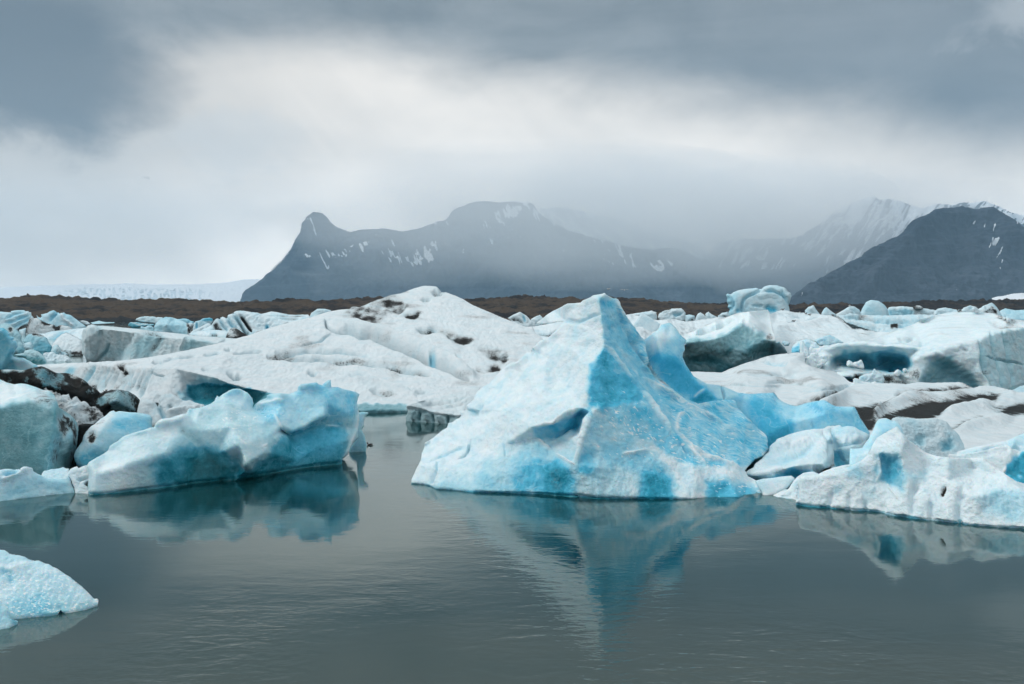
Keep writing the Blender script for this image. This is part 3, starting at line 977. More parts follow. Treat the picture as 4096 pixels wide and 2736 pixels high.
far('grey-blue boulder of ice with a dirty crest beside the white dome', 'a',
    [(395, 700), (440, 620), (480, 590), (550, 568), (600, 575), (720, 605), (800, 650), (850, 740), (888, 800), (880, 960), (500, 960), (430, 760)],
    108, blue=.42, teal=.5, rim=7, lean=.8, group=LEFTG, strokes=[(F('a', [(540, 570), (620, 580), (740, 620)]), 2.0, 0, .2, .7)],
    regs=[(F('a', [(560, 800), (700, 700), (900, 760), (900, 980), (500, 980)]), 3, .62, .05)])
far('smooth grey rounded ice with a silty patch, leaning on the left edge', 'a',
    [(-90, 420), (60, 400), (150, 405), (200, 440), (290, 510), (340, 560), (370, 640), (372, 700), (400, 770), (440, 850), (420, 960), (-90, 960)],
    103, blue=.36, teal=.6, rim=8, lean=.8, group=LEFTG, blobs=[(*F('a', [(190, 500)])[0], 3, 3, 0, 0, .2, .55, .5)],
    strokes=[(F('a', [(170, 570), (300, 650), (360, 720)]), 2.0, -.25, .3)], regs=[(F('a', [(240, 860), (440, 800), (440, 980), (230, 980)]), 3, .8, .3)])
far('knobbly lump of grey ice wedged beside the silty rounded ice', 'a',
    [(385, 750), (420, 728), (520, 712), (552, 745), (565, 800), (560, 860), (430, 860), (400, 800)], 101, name='ice_chunk', cat='ice chunk', blue=.25, dirt=.12, group=LEFTG)
far('small round boulder of ice at the end of the rubble floe', 'a',
    [(868, 880), (900, 792), (940, 763), (990, 765), (1030, 820), (1044, 880), (1000, 935), (930, 935)], 87, name='ice_chunk', cat='ice chunk', blue=.24, teal=.4, rim=5, group=LEFTG,
    regs=[(F('a', [(950, 780), (1010, 800), (1040, 880), (980, 920)]), 1.5, .2, .35)])
far('little wedge of ice behind the round boulder', 'a',
    [(1035, 885), (1100, 882), (1165, 930), (1120, 950), (1030, 945)], 87.5, name='ice_chunk', cat='ice chunk', blue=.2, group=LEFTG)
relief('ice_floe', F('a', [(230, 940), (300, 920), (400, 908), (425, 862), (500, 842), (580, 850), (640, 880), (690, 910), (745, 960), (790, 1030), (800, 1061), (580, 1062), (500, 1055), (430, 990), (300, 965)]),
       ICE_FAR, 'low grey floe with a dark teal underside at the left', 'ice floe', wl=F('a', [(200, 1062), (900, 1062)]), lean=.8, blue=.3, teal=.7, res=.5, rim=4, smooth=.8,
       noise=FARN, ext=3, group=LEFTG, thick=2, warp=.6, regs=[(F('a', [(230, 950), (420, 960), (520, 1000), (700, 990), (800, 1075), (400, 1075)]), 2.2, .85, .05, .9)])
relief('ice_floe', F('a', [(735, 925), (800, 900), (860, 888), (900, 875), (960, 920), (1060, 940), (1120, 935), (1172, 972), (1200, 1000), (1282, 1022), (1270, 1046), (1000, 1052), (800, 1057), (765, 1000)]),
       ICE_FAR, 'low floe of white rubble ice ending in a thin tip', 'ice floe', wl=F('a', [(700, 1058), (1300, 1046)]), lean=1.5, blue=.16, res=.45, rim=2.5, smooth=.5, noise=((8, 1.4, 'b'), (4, 1.0, 'b'), (2, .5)),
       ext=3, group=LEFTG, thick=2, warp=.5)
relief('iceberg', F('a', [(-90, 470), (0, 478), (60, 475), (130, 530), (178, 580), (165, 602), (230, 630), (248, 655), (212, 692), (270, 690), (300, 735), (305, 790), (280, 830), (250, 890), (215, 930),
                          (215, 962), (280, 985), (340, 1002), (400, 990), (450, 1020), (520, 1055), (560, 1085), (620, 1105), (645, 1125), (620, 1300), (-90, 1300)]),
       ICE_CLEAR, 'pale blue iceberg with a ragged scalloped right edge, at the left behind black ice', 'iceberg', d0=62, lean=.3, blue=.42, teal=.25, res=.5, rim=4, smooth=1, noise=SMOOTHN, group=LEFTG, thick=2,
       regs=[(F('a', [(-90, 480), (60, 500), (150, 620), (170, 900), (210, 1010), (100, 1150), (-90, 1200)]), 3, .50, .0, .4),
             (F('a', [(210, 960), (420, 1010), (600, 1110), (500, 1200), (250, 1150)]), 2, .26, .05, .2)],
       creases=[F('a', [(130, 540, 61), (150, 700, 60.8), (170, 880, 60.8), (215, 1000, 61), (200, 1200, 61.5)])])
# flat-topped berg
relief('iceberg', F('a', [(1500, 432), (1560, 415, 94), (1700, 430, 95), (1850, 447, 97), (2000, 460, 99), (2340, 490, 103)]) +
       F('b', [(350, 512, 106), (500, 530, 107), (800, 556, 109), (1060, 588, 111), (1300, 612, 112), (1700, 645, 113), (1920, 650, 112), (1700, 900, 82), (1000, 1100, 82.5), (500, 1200, 83), (0, 1200, 83.5)]) +
       F('a', [(1960, 1062), (1660, 1060), (1500, 1062), (1470, 1032), (1450, 972), (1410, 920), (1386, 800), (1390, 660), (1400, 560), (1430, 500), (1480, 468)]),
       ICE_SNOW, 'flat-topped iceberg with a fluted greenish cliff and grey upper surface', 'iceberg',
       d0=[(82, 86.5), (90, 84.9), (100, 84.3), (130, 83.6), (200, 82), (240, 81)], lean=.10, blue=.15, teal=.5, res=.55, rim=2.0, smooth=.7, thick=4, group=LEFTG,
       noise=((24, 1.2, 'n'), (10, 1.6, 'v'), (4.5, 1.0, 'v'), (2.2, .45)), ext=3,
       creases=[F('a', [(1500, 445, 86.5), (1600, 452, 86), (1750, 470, 86), (1900, 482, 85.6), (2340, 545, 84.6)]) + F('b', [(400, 590, 84.2), (600, 612, 83.9), (1000, 645, 83.3), (1400, 695, 82.8), (1600, 725, 82.6)]),
                F('a', [(1450, 500, 86.3), (1430, 700, 85.8), (1440, 900, 85.6)])],
       regs=[(F('a', [(1560, 410), (2340, 480)]) + F('b', [(500, 525), (1060, 585), (1900, 645), (1600, 720), (1000, 640), (600, 605), (205, 555)]) + F('a', [(1900, 475), (1600, 447)]), .8, .10, .20, .2),
             (F('b', [(250, 620), (420, 620), (560, 700), (500, 850), (420, 980), (250, 1000), (180, 800)]), 5, .34, .05, .6),
             (F('b', [(-300, 760), (100, 760), (300, 1000), (0, 1020), (-400, 1050)]), 6, .25, .03, .5),
             (F('b', [(1050, 680), (1350, 690), (1500, 730), (1100, 850), (950, 860)]), 4, .34, .02, .7)],
       strokes=[(F('b', [(330, 590), (480, 600), (600, 620), (560, 740), (440, 900)]), 3.0, -.1, .35, .45), (F('a', [(1640, 450), (1720, 500), (1700, 620)]), 2, -.15, .3, .35),
                (F('a', [(1850, 770), (1810, 870), (1740, 950), (1670, 1050)]), 1.6, -.3, .4, .25), (F('b', [(960, 850), (1000, 700), (1040, 640)]), 1.2, .2, .12)])
# far floes and blocks in the open water
far('scatter of low white growlers left of the open water', 'a', [(1350, 352), (1430, 350), (1500, 370), (1545, 405), (1500, 435), (1460, 425), (1400, 390)], 375, name='growler', cat='small iceberg', group=FARG, dirt=.15, res=.35, rim=1.5, noise=((5, 1), (2, .6)))
far('thin pale floe just below the dark beach', 'a', [(1540, 385), (1600, 375), (1690, 355), (1800, 380), (1955, 375), (1950, 395), (1700, 412), (1580, 412)], 400, name='ice_floe', cat='ice floe', group=FARG, blue=.3, teal=.4, res=.35, rim=1.2, lean=6, noise=((5, .8), (2, .5)))
far('flat turquoise slab floating low on the open water', 'b', [(50, 422), (90, 385), (200, 380), (340, 400), (500, 415), (502, 440), (270, 458), (130, 478), (60, 445)], 322, name='ice_floe', cat='ice floe', group=FARG, blue=.62, teal=.55, res=.4, rim=1.5,
    regs=[(F('b', [(60, 400), (90, 383), (340, 398), (500, 414), (500, 424), (200, 420)]), .6, .12, 0, .3)])
far('overhanging white block with a rounded snout above the turquoise slab', 'b', [(180, 342), (200, 307), (260, 290), (340, 274), (430, 280), (510, 292), (540, 300), (560, 290), (640, 294), (660, 330), (560, 400), (520, 418), (340, 400), (250, 375), (190, 358)], 335, group=FARG, blue=.2, teal=.3, res=.4, rim=2,
    regs=[(F('b', [(180, 342), (270, 340), (340, 370), (340, 400), (250, 380)]), 1, .4)], strokes=[(F('b', [(330, 385), (400, 395), (510, 405)]), .8, -.2, .2, .7)])
far('small pale block in front of the turquoise slab', 'b', [(262, 500), (270, 450), (330, 465), (390, 435), (450, 440), (492, 470), (492, 560), (270, 560)], 300, name='ice_chunk', cat='ice chunk', group=FARG, blue=.28, res=.4, rim=2)
far('angular pale blue iceberg with black dirt running down its right end', 'b',
    [(500, 560), (498, 450), (540, 380), (600, 330), (700, 290), (770, 290), (850, 310), (960, 345), (1060, 400), (1150, 390), (1175, 430), (1120, 500), (1090, 600), (700, 610)], 232, group=FARG, blue=.30, teal=.15, res=.45, noise=FARL,
    creases=[F('b', [(700, 300, 232), (720, 420, 229), (720, 560, 229)]), F('b', [(850, 320, 234), (860, 430, 230), (850, 560, 229)])],
    strokes=[(F('b', [(1060, 405), (1100, 470), (1085, 560)]), 1.6, 0, .1, .95), (F('b', [(1150, 410), (1130, 480), (1120, 540)]), 1.6, 0, .1, .8)])
far('pale blue sliver of ice behind the angular berg', 'b', [(890, 328), (1040, 315), (1120, 355), (1180, 375), (1165, 400), (1100, 420), (950, 380)], 262, name='ice_chunk', cat='ice chunk', group=FARG, blue=.36, res=.4, rim=2)
far('pale blocky iceberg capped by a vivid turquoise crust', 'b', [(1155, 540), (1170, 400), (1210, 360), (1285, 352), (1320, 325), (1440, 297), (1500, 320), (1508, 355), (1490, 400), (1400, 470), (1300, 520), (1200, 560)], 245, group=FARG, blue=.22, res=.4, rim=2,
    regs=[(F('b', [(1320, 345), (1440, 305), (1500, 325), (1480, 372), (1380, 358)]), .8, .72, 0, .25)], strokes=[(F('b', [(1225, 380), (1225, 480)]), .9, -.5, .5)])
far('sloping white wedge in front of the turquoise-capped berg', 'b', [(1085, 580), (1170, 520), (1260, 470), (1350, 422), (1420, 395), (1472, 420), (1510, 500), (1480, 600), (1200, 620)], 222, group=FARG, blue=.16, res=.45, rim=2.5)
relief('iceberg', F('b', [(1468, 430), (1500, 360), (1560, 315), (1612, 310), (1670, 285), (1722, 300), (1760, 255), (1830, 230), (1870, 200), (1970, 180), (2080, 190), (2200, 210)]) +
       F('B', [(0, 315), (60, 320), (100, 332), (200, 360), (330, 402), (280, 440), (200, 480), (100, 540), (0, 580), (-200, 580), (-420, 545), (-510, 520)]), ICE_FAR,
       'white iceberg cut by deep slanting dark grooves', 'iceberg', d0=213, lean=.9, thick=5, group=FARG, blue=.16, res=.5, rim=4, smooth=.8, noise=FARN, ext=3, warp=.6, csm=.8,
       strokes=[(F('b', [(1850, 235), (1930, 340), (1990, 440), (2050, 540), (2110, 600)]), 1.7, -1.6, .3, .35), (F('b', [(1960, 250), (2040, 350), (2100, 430), (2160, 530)]), 1.6, -1.4, .2, .9),
                (F('b', [(1740, 300), (1800, 400), (1870, 470), (1960, 560)]), 1.6, -1.0, .3, .2), (F('b', [(1610, 320), (1670, 420), (1740, 500)]), 1.5, -.9, .3, .3),
                (F('b', [(1520, 380), (1570, 470), (1640, 520)]), 3.2, -.6, .2, .75), (F('B', [(140, 420), (150, 470)]), 1.5, -.8, .7, .3)])
far('small dark ash-covered pyramid poking over the white slope', 'b', [(1722, 645), (1750, 560), (1800, 490), (1862, 463), (1930, 500), (2020, 560), (2105, 606), (2100, 700), (1740, 720)], 178, group=FARG, dirt=.62, res=.4, rim=2.5,
    creases=[F('b', [(1862, 470, 177), (1840, 560, 174), (1850, 640, 173)])])
far('low white floe with a dirty hollow beside the dark pyramid', 'b', [(1060, 580), (1150, 560), (1250, 530), (1450, 512), (1650, 515), (1762, 540), (1750, 680), (1300, 680)], 192, name='ice_floe', cat='ice floe', group=FARG, blue=.14, res=.45, lean=2.5,
    blobs=[(*F('b', [(1520, 592)])[0], 3.5, 1.4, 0, -.6, .3, .8)])
far('grey gravelly mound of ice at the edge of the white slope', 'b', [(2175, 590), (2250, 540), (2330, 510), (2420, 505), (2440, 640), (2180, 660)], 172, name='ice_chunk', cat='ice chunk', group=FARG, dirt=.42, res=.4, rim=2)
far('low streaked iceberg with many thin grey layers', 'B', [(95, 332), (180, 312), (260, 325), (330, 338), (500, 340), (520, 365), (480, 450), (240, 460), (120, 370)], 250, group=FARG, blue=.15, res=.45, lean=2,
    noise=((14, 1), (5, 1.2, 'h'), (2, .5)), strokes=[(F('B', [(130, 345), (300, 350), (480, 350)]), .8, -.3, .2, .5), (F('B', [(180, 375), (300, 372), (420, 375)]), .8, -.3, .2, .45)])
far('small squarish white block on the shoulder of the white slope', 'B', [(505, 372), (520, 325), (570, 291), (640, 287), (690, 300), (690, 360), (600, 400), (520, 400)], 180, name='ice_chunk', cat='ice chunk', group=FARG, blue=.2, dirt=.05, res=.4, rim=2.5,
    creases=[F('B', [(520, 330, 179), (580, 330, 178), (600, 380, 177.5)])])
far('small white peak with a black foot between the slope and the blue peak', 'C', [(65, 366), (110, 340), (170, 314), (230, 350), (262, 386), (302, 405), (300, 480), (130, 480), (90, 390)], 172, group=FARG, blue=.12, res=.4, rim=2.5,
    strokes=[(F('C', [(100, 372), (160, 385), (195, 415)]), 1.4, -.3, .2, .8), (F('C', [(200, 340), (215, 400)]), 1.2, -.4, .35, .1)])
far('second smaller white peak beside the black-footed one', 'C', [(262, 376), (310, 355), (340, 339), (367, 368), (360, 440), (280, 450)], 178, group=FARG, blue=.15, res=.4, rim=2)
far('low snowy floe filling the gap behind the blue peak', 'C', [(200, 450), (280, 440), (400, 418), (520, 398), (600, 400), (620, 560), (420, 620), (300, 620), (240, 520)], 92, name='ice_floe', cat='ice floe', group=FARG, blue=.08, dirt=.10, res=.5, lean=6, noise=SNOWN,
    strokes=[(F('C', [(330, 500), (420, 505), (480, 470)]), 1.4, -.15, .2, .5)])

def grime(X, Y, P, B, Dt, Te):
    # wind-blown ash caught in the hollows of the crust
    q = np.stack([P[..., 0] / 2.6, P[..., 1] / 5.0, P[..., 2] * 1.5], -1)
    n = .6 * noise3(q) + .4 * noise3(q * 2.4 + 9)
    return B, np.clip(Dt + .26 * sstep((n - .12) / .35), 0, 1.2), Te


# ---------------------------------------------------------------- the great white slope in the middle
dome_ctr = (-9.0, 50.0, 0.0)
dome = root('iceberg', 'huge gently sloping white iceberg with ash-grey streaks across its summit', 'iceberg', dome_ctr, 'large icebergs filling the middle distance')
ash = [(F('B', [(840, 300), (930, 335), (1020, 365), (1090, 395)]), 5.0, -.05, .1, .55), (F('B', [(900, 330), (1000, 372), (1080, 390)]), 2.4, -.05, .1, .8),
       (F('B', [(820, 320), (900, 280), (1000, 265), (1120, 230), (1250, 190)]), 6.0, 0, .1, .40), (F('B', [(1180, 250), (1270, 290), (1330, 255)]), 3.0, -.25, .15, .5),
       (F('B', [(1080, 290), (1180, 240), (1300, 230)]), 3.0, -.2, .1, .35),
       (F('B', [(1320, 330), (1400, 345), (1440, 315)]), 2.6, -.22, .2, .6), (F('B', [(1440, 460), (1520, 470), (1610, 440)]), 2.4, -.3, .2, .45), (F('B', [(1560, 150), (1640, 155)]), 2.6, -.4, .2, .4),
       (F('B', [(1680, 500), (1760, 545), (1830, 560), (1900, 540)]), 3.4, -.2, .2, .6), (F('B', [(1560, 440), (1660, 470), (1770, 510)]), 2.6, -.2, .1, .35),
       (F('B', [(2030, 670), (2110, 700), (2180, 690), (2160, 750)]), 3.6, -.18, .15, .6), (F('B', [(1950, 630), (2050, 640), (2160, 630)]), 4.0, -.1, .1, .35), (F('B', [(2050, 780), (2140, 790)]), 2.4, -.2, .1, .6),
       (F('B', [(1210, 440), (1240, 500), (1330, 525)]), 2.0, -.3, .2, .4), (F('B', [(1920, 800), (2000, 820), (2100, 810)]), 2.4, -.15, .1, .4), (F('B', [(1460, 205), (1540, 200)]), 2, -.3, .15, .3)]
crev = [(F('B', [(640, 395), (660, 450), (710, 482), (830, 492), (940, 548), (1020, 552), (1100, 578), (1250, 640), (1400, 690), (1530, 760), (1650, 805), (1750, 852), (1870, 895)]), 1.2, -1.01, .24, .06),
        (F('B', [(720, 420), (850, 460), (960, 505), (1100, 540), (1260, 595), (1420, 645), (1560, 715), (1680, 770), (1790, 815), (1900, 860)]), 4.6, 0.80, .06, 0),
        (F('B', [(160, 688), (300, 690), (480, 712), (620, 712), (760, 738), (900, 742), (1060, 765), (1180, 770)]), 2.0, -0.61, .2, .36),
        (F('B', [(1180, 770), (1300, 805), (1420, 820), (1530, 840)]), 2.2, -0.61, .2, .52),
        (F('B', [(230, 662), (330, 655), (500, 645), (640, 655), (830, 660), (1000, 690)]), 1.8, -0.46, .2, .24),
        (F('B', [(440, 605), (600, 565), (690, 505)]), 1.0, -0.36, .25, .1), (F('B', [(1590, 610), (1680, 670), (1800, 690)]), 1.6, -0.43, .2, .2),
        (F('B', [(840, 885), (920, 868), (1010, 885)]), 3.0, -0.51, .30, .05), (F('B', [(500, 835), (560, 830)]), 2.2, -0.43, .25, .1), (F('B', [(1030, 985), (1120, 1010), (1210, 1010)]), 2.0, -0.43, .2, .22),
        (F('B', [(1540, 735), (1580, 775)]), 1.5, -0.43, .4, 0), (F('B', [(1420, 1000), (1500, 985)]), 1.6, -0.29, .2, .2),
        (F('B', [(700, 905), (900, 905), (1100, 935), (1240, 985), (1400, 1035)]), 2.0, 0.32, .05, 0),
        (F('b', [(480, 1090), (560, 1060), (640, 1080)]), 1.4, -0.43, .2, .2), (F('b', [(1370, 930), (1500, 910), (1620, 905)]), 1.2, -0.43, .2, .12), (F('b', [(1870, 920), (2100, 890), (2340, 870)]), 1.0, -0.36, .2, .1),
        (F('b', [(1780, 1250), (1880, 1310), (2000, 1310)]), 2.2, -0.58, .25, .35), (F('b', [(1320, 1180), (1450, 1170)]), 1.4, -0.43, .2, .18),
        (F('b', [(640, 1060), (800, 1010), (1000, 980), (1200, 950)]), 1.2, -0.36, .2, .08), (F('b', [(1700, 850), (1800, 840)]), 1.0, -0.36, .2, .1)]
flutes = []
for k in range(17):
    x = 700 + k * 36 + 9 * math.sin(k * 5.1)
    flutes.append((F('A', [(x + 30, 800 + 10 * math.sin(k)), (x - 25, 900), (x - 70 + 20 * math.sin(k * 2.3), 1010 + 30 * math.sin(k * 1.7))]), .85 + .4 * abs(math.sin(k * 3.3)), -.20, .22, .22 + .1 * math.sin(k * 1.9)))
relief('ice_body', F('A', [(285, 770), (400, 763), (500, 757), (640, 752), (740, 747), (770, 738), (800, 743), (960, 738), (1100, 725), (1250, 702), (1400, 680), (1550, 650), (1700, 618), (1850, 582), (1990, 548)]) +
       F('B', [(0, 510), (130, 465), (330, 400), (420, 385), (500, 368), (600, 335), (680, 312), (770, 295), (850, 288), (870, 271), (900, 268), (930, 275), (980, 258), (1070, 222), (1140, 195), (1200, 172), (1280, 158),
               (1330, 140), (1400, 115), (1480, 95), (1540, 96), (1590, 102), (1640, 140), (1700, 160), (1750, 178), (1820, 205), (1900, 255), (2000, 298), (2080, 330), (2180, 372), (2280, 410), (2347, 440)]) +
       F('C', [(280, 440), (300, 490), (350, 530), (470, 640), (470, 900)]) + F('B', [(2500, 1215), (1900, 1215), (1340, 1215), (930, 1212), (500, 1215), (100, 1215)]) +
       F('A', [(1900, 1230), (1500, 1240), (1200, 1230), (1000, 1170), (750, 1060), (500, 940), (330, 830)]),
       ICE_SNOW, parent=dome, d0=[(30, 66), (60, 60), (90, 52), (117, 46.5), (200, 43.5), (357, 42), (500, 42), (640, 45)], lean=5.6, thick=7, res=.8, resy=.45, rim=5, smooth=1.1, rimlift=1.6, blue=.05, dirt=.06, custom=grime,
       noise=((46, 1.7), (20, 1.2), (8, .42, 'b'), (3.6, .42), (1.9, .34)), ext=4, warp=1.3, zmin=-1.0,
       creases=[F('A', [(340, 775, 63.5), (420, 778, 60.5), (650, 792, 56), (800, 758, 53), (950, 775, 50.3), (1080, 802, 48.2), (1300, 795, 46.8), (1500, 795, 46), (1700, 840, 45.2), (1830, 872, 44.3), (1950, 925, 43.8), (2100, 967, 43.4), (2300, 1000, 43.0)]),
                F('A', [(420, 850, 60), (700, 910, 53.3), (850, 1000, 49.5), (1000, 1110, 46.3), (1200, 1150, 45), (1400, 1110, 44.6), (1560, 1010, 45.0)]),
                F('A', [(1640, 955, 45.9), (1760, 955, 45.7), (1930, 952, 45.0), (2100, 985, 44.3)]), F('A', [(1660, 1060, 45.6), (1850, 1060, 45.4), (2150, 1080, 44.4)]),
                F('B', [(800, 1083, 42.1), (915, 1082, 42.1), (1100, 1090, 42.1), (1340, 1102, 42.1), (1600, 1100, 42.1)])],
       strokes=ash + crev + flutes + [(F('A', [(640, 790), (560, 870), (500, 950)]), 3.5, 0, .42, 0, .2), (F('A', [(800, 775), (740, 860), (690, 960)]), 2.6, -.2, .42, 0, .2),
                                      (F('A', [(1020, 765), (1050, 800), (1045, 830)]), 2.6, -.3, .1, .85), (F('A', [(1280, 820), (1340, 850), (1400, 855)]), .8, -.2, .2, .35),
                                      (F('A', [(1900, 900), (2000, 940), (2100, 968)]), 1.2, 0, .1, .35)],
       regs=[(F('B', [(790, 322), (880, 282), (1000, 268), (1130, 225), (1250, 190), (1340, 225), (1300, 300), (1190, 320), (1110, 400), (1000, 392), (900, 352)]), 4, .08, .36), (F('B', [(1640, 490), (1780, 520), (1900, 530), (1890, 575), (1750, 575)]), 3, .1, .36), (F('B', [(1990, 640), (2130, 650), (2190, 700), (2160, 760), (2050, 720)]), 3, .1, .36), (F('A', [(1580, 938), (1760, 930), (1930, 938), (2110, 972), (2300, 1003), (2300, 1180), (1700, 1180), (1640, 1080)]), 1.1, .84, .0, .55),
             (F('A', [(1500, 1010), (1600, 960), (1640, 1060), (1700, 1120), (1560, 1100)]), 2.0, .36, .0, .3),
             (F('B', [(-60, 1010), (100, 1000), (235, 1002), (150, 1040), (60, 1090), (-40, 1120)]), 1.0, .74, .0, .75),
             (F('B', [(880, 1098), (1340, 1115), (1700, 1115), (1700, 1250), (880, 1250)]), .9, .50, .04, .85),
             (F('A', [(1680, 870), (1830, 885), (1930, 925), (1600, 932)]), 2, .30, .05, .4)])
# hanging shelf with a fluted, undercut edge, part of the white slope
sh_wl = F('B', [(1300, 1246), (1340, 1248), (1500, 1258), (1690, 1272), (1850, 1290)])
relief('ice_shelf', F('B', [(1332, 1125), (1345, 1107), (1420, 1085), (1560, 1052), (1700, 1020), (1850, 985), (1960, 960), (1960, 1100), (1830, 1160), (1800, 1280), (1690, 1275), (1500, 1262), (1340, 1252), (1328, 1210), (1350, 1165)]),
       ICE_SNOW, label='overhanging shelf with scalloped dripping edge', parent=dome, wl=sh_wl, lean=.1, thick=2.5, res=.55, rim=1.6, smooth=.7, blue=.10, dirt=.05, teal=.3,
       noise=((20, .8), (8, .6, 'b'), (3.6, .4), (1.9, .2)), ext=2, warp=.7,
       creases=[F('B', [(1340, 1118, 37.4), (1420, 1128, 37.15), (1540, 1160, 36.85), (1660, 1178, 36.5), (1790, 1196, 36.2)]), F('B', [(1342, 1140, 37.5), (1420, 1150, 37.3), (1540, 1180, 37.0), (1660, 1198, 36.65), (1790, 1215, 36.35)])],
       pts=F('B', [(1560, 1056, 41.3), (1700, 1024, 42.5), (1850, 988, 44), (1950, 964, 45)]),
       regs=[(F('B', [(1320, 1150), (1420, 1150), (1540, 1182), (1660, 1200), (1800, 1215), (1800, 1300), (1320, 1300)]), .8, .30, .10, .9)],
       strokes=[(F('B', [(1400 + 0, 1165), (1395, 1240)]), 1.2, .18), (F('B', [(1450, 1175), (1440, 1245)]), 1.1, -.2, .6), (F('B', [(1520, 1185), (1515, 1250)]), 1.1, .2), (F('B', [(1560, 1195), (1565, 1255)]), 1.0, -.2, .6),
                (F('B', [(1620, 1205), (1625, 1262)]), 1.1, .2), (F('B', [(1690, 1210), (1690, 1268)]), 1.0, -.2, .6), (F('B', [(1480, 1110), (1700, 1080), (1850, 1040)]), 1.2, -.12, .15, .3), (F('B', [(1600, 1140), (1760, 1110), (1860, 1080)]), 1.0, -.1, .15, .3)])

# ---------------------------------------------------------------- left foreground group
LF = 'broken icebergs jammed at the left'
relief('iceberg', F('a', [(-120, 1190), (0, 1185), (150, 1192), (350, 1200), (440, 1190), (580, 1152), (700, 1132), (760, 1150), (850, 1190), (950, 1238), (1070, 1246), (1200, 1255), (1300, 1290), (1400, 1340), (1470, 1392), (1520, 1450)]) +
       F('L', [(1060, 132), (1110, 170), (1140, 195), (1190, 205), (1225, 175), (1250, 172), (1262, 185), (1300, 170), (1400, 176), (1500, 192), (1590, 242), (1642, 295), (1622, 350), (1605, 430), (1620, 700), (-100, 720)]),
       ICE, 'nearly black ash-covered iceberg with a glassy grey right end', 'iceberg', d0=33, lean=.35, thick=3, blue=.75, dirt=.95, teal=.75, colnoise=.06, res=.7, rim=4, smooth=1.2, group=LF,
       noise=((30, 1.6), (12, .8), (5, .35, 'b'), (2.2, .15)),
       creases=[F('L', [(1250, 180, 33.4), (1160, 240, 32.6), (1090, 310, 32.3), (1050, 345, 32.2)]), F('L', [(870, 10, 32.8), (930, 120, 32.2), (960, 260, 32.0), (1000, 330, 32.2)]), F('L', [(1600, 250, 33.4), (1600, 430, 33.2)])],
       pts=F('L', [(1350, 300, 32.0), (1200, 400, 32.2), (500, 100, 31.4), (200, 20, 31.6)]),
       regs=[(F('L', [(1250, 185), (1400, 176), (1590, 245), (1620, 340), (1600, 440), (1350, 420), (1150, 340), (1110, 300)]), 3, .46, .32, .8),
             (F('a', [(560, 1160), (700, 1135), (900, 1215), (1100, 1260), (1050, 1560), (700, 1500), (600, 1300)]), 6, .80, .34, .6)],
       strokes=[(F('a', [(1180, 1260), (1290, 1340), (1350, 1460), (1380, 1560)]), 5, -.1, .3, 1.0), (F('L', [(1000, 150), (1080, 220), (1140, 200)]), 4, .1, .3, .8), (F('a', [(1100, 1250), (1300, 1300), (1500, 1440)]), 1.5, .05, .1, .45),
                (F('L', [(1250, 170), (1180, 220), (1100, 290)]), 1.5, -.1, .2, 1.0), (F('L', [(1600, 245), (1630, 290)]), 1.6, 0, .2, .8), (F('a', [(0, 1195), (300, 1210), (450, 1200)]), 2, 0, .2, .35)])
relief('iceberg', F('L', [(-110, 35), (0, 48), (80, 85), (170, 106), (240, 98), (320, 110), (420, 140), (500, 172), (560, 182), (600, 197), (640, 240), (663, 300), (690, 380), (760, 425), (850, 490), (905, 560), (925, 640), (905, 800), (872, 940), (815, 1100), (700, 1220), (560, 1300), (-110, 1300)]),
       ICE, 'smooth grey-blue iceberg block with dirty brown stripes on its shaded right side', 'iceberg', d0=25.2, lean=.2, thick=3, blue=.56, teal=.9, dirt=.11, res=.8, rim=5, smooth=1.8, noise=SMOOTHN, group=LF,
       creases=[F('L', [(-100, 370, 25.0), (0, 365, 24.9), (160, 332, 24.8), (300, 292, 24.8), (420, 240, 25.0), (590, 205, 26)]),
                F('L', [(610, 215, 26.0), (655, 300, 25.0), (672, 430, 24.6), (655, 620, 24.4), (610, 820, 24.3), (585, 1000, 24.3), (570, 1200, 24.3)])],
       pts=F('L', [(0, 55, 27.5), (170, 112, 27.6), (320, 118, 27.3), (500, 180, 26.8), (900, 600, 26.6), (880, 900, 26.3), (820, 1080, 26.0), (300, 700, 24.5), (760, 440, 26.2)]),
       regs=[(F('L', [(-110, 40), (240, 98), (560, 182), (600, 205), (430, 235), (300, 288), (160, 328), (0, 362), (-110, 370)]), 4, .10, .02, .2),
             (F('L', [(700, 480), (800, 480), (900, 590), (880, 680), (820, 740), (760, 760), (700, 640)]), 4, .3, .72, .4), (F('L', [(610, 860), (650, 700), (720, 740), (700, 980), (580, 1120)]), 4, .5, .45, .5),
             (F('L', [(840, 640), (920, 640), (900, 800), (830, 1080), (790, 1060), (860, 820)]), 4, .5, .7, .5)],
       blobs=[(*F('L', [(500, 255)])[0], 13, 7, 20, 0, .2, .40, .3), (*F('L', [(360, 215)])[0], 9, 4, 20, 0, .15, .22, .2)],
       strokes=[(F('L', [(740, 520), (800, 620), (760, 760)]), 3, -.03, .2, .8), (F('L', [(830, 640), (780, 800), (740, 960)]), 3.5, .05, .40, .04)])
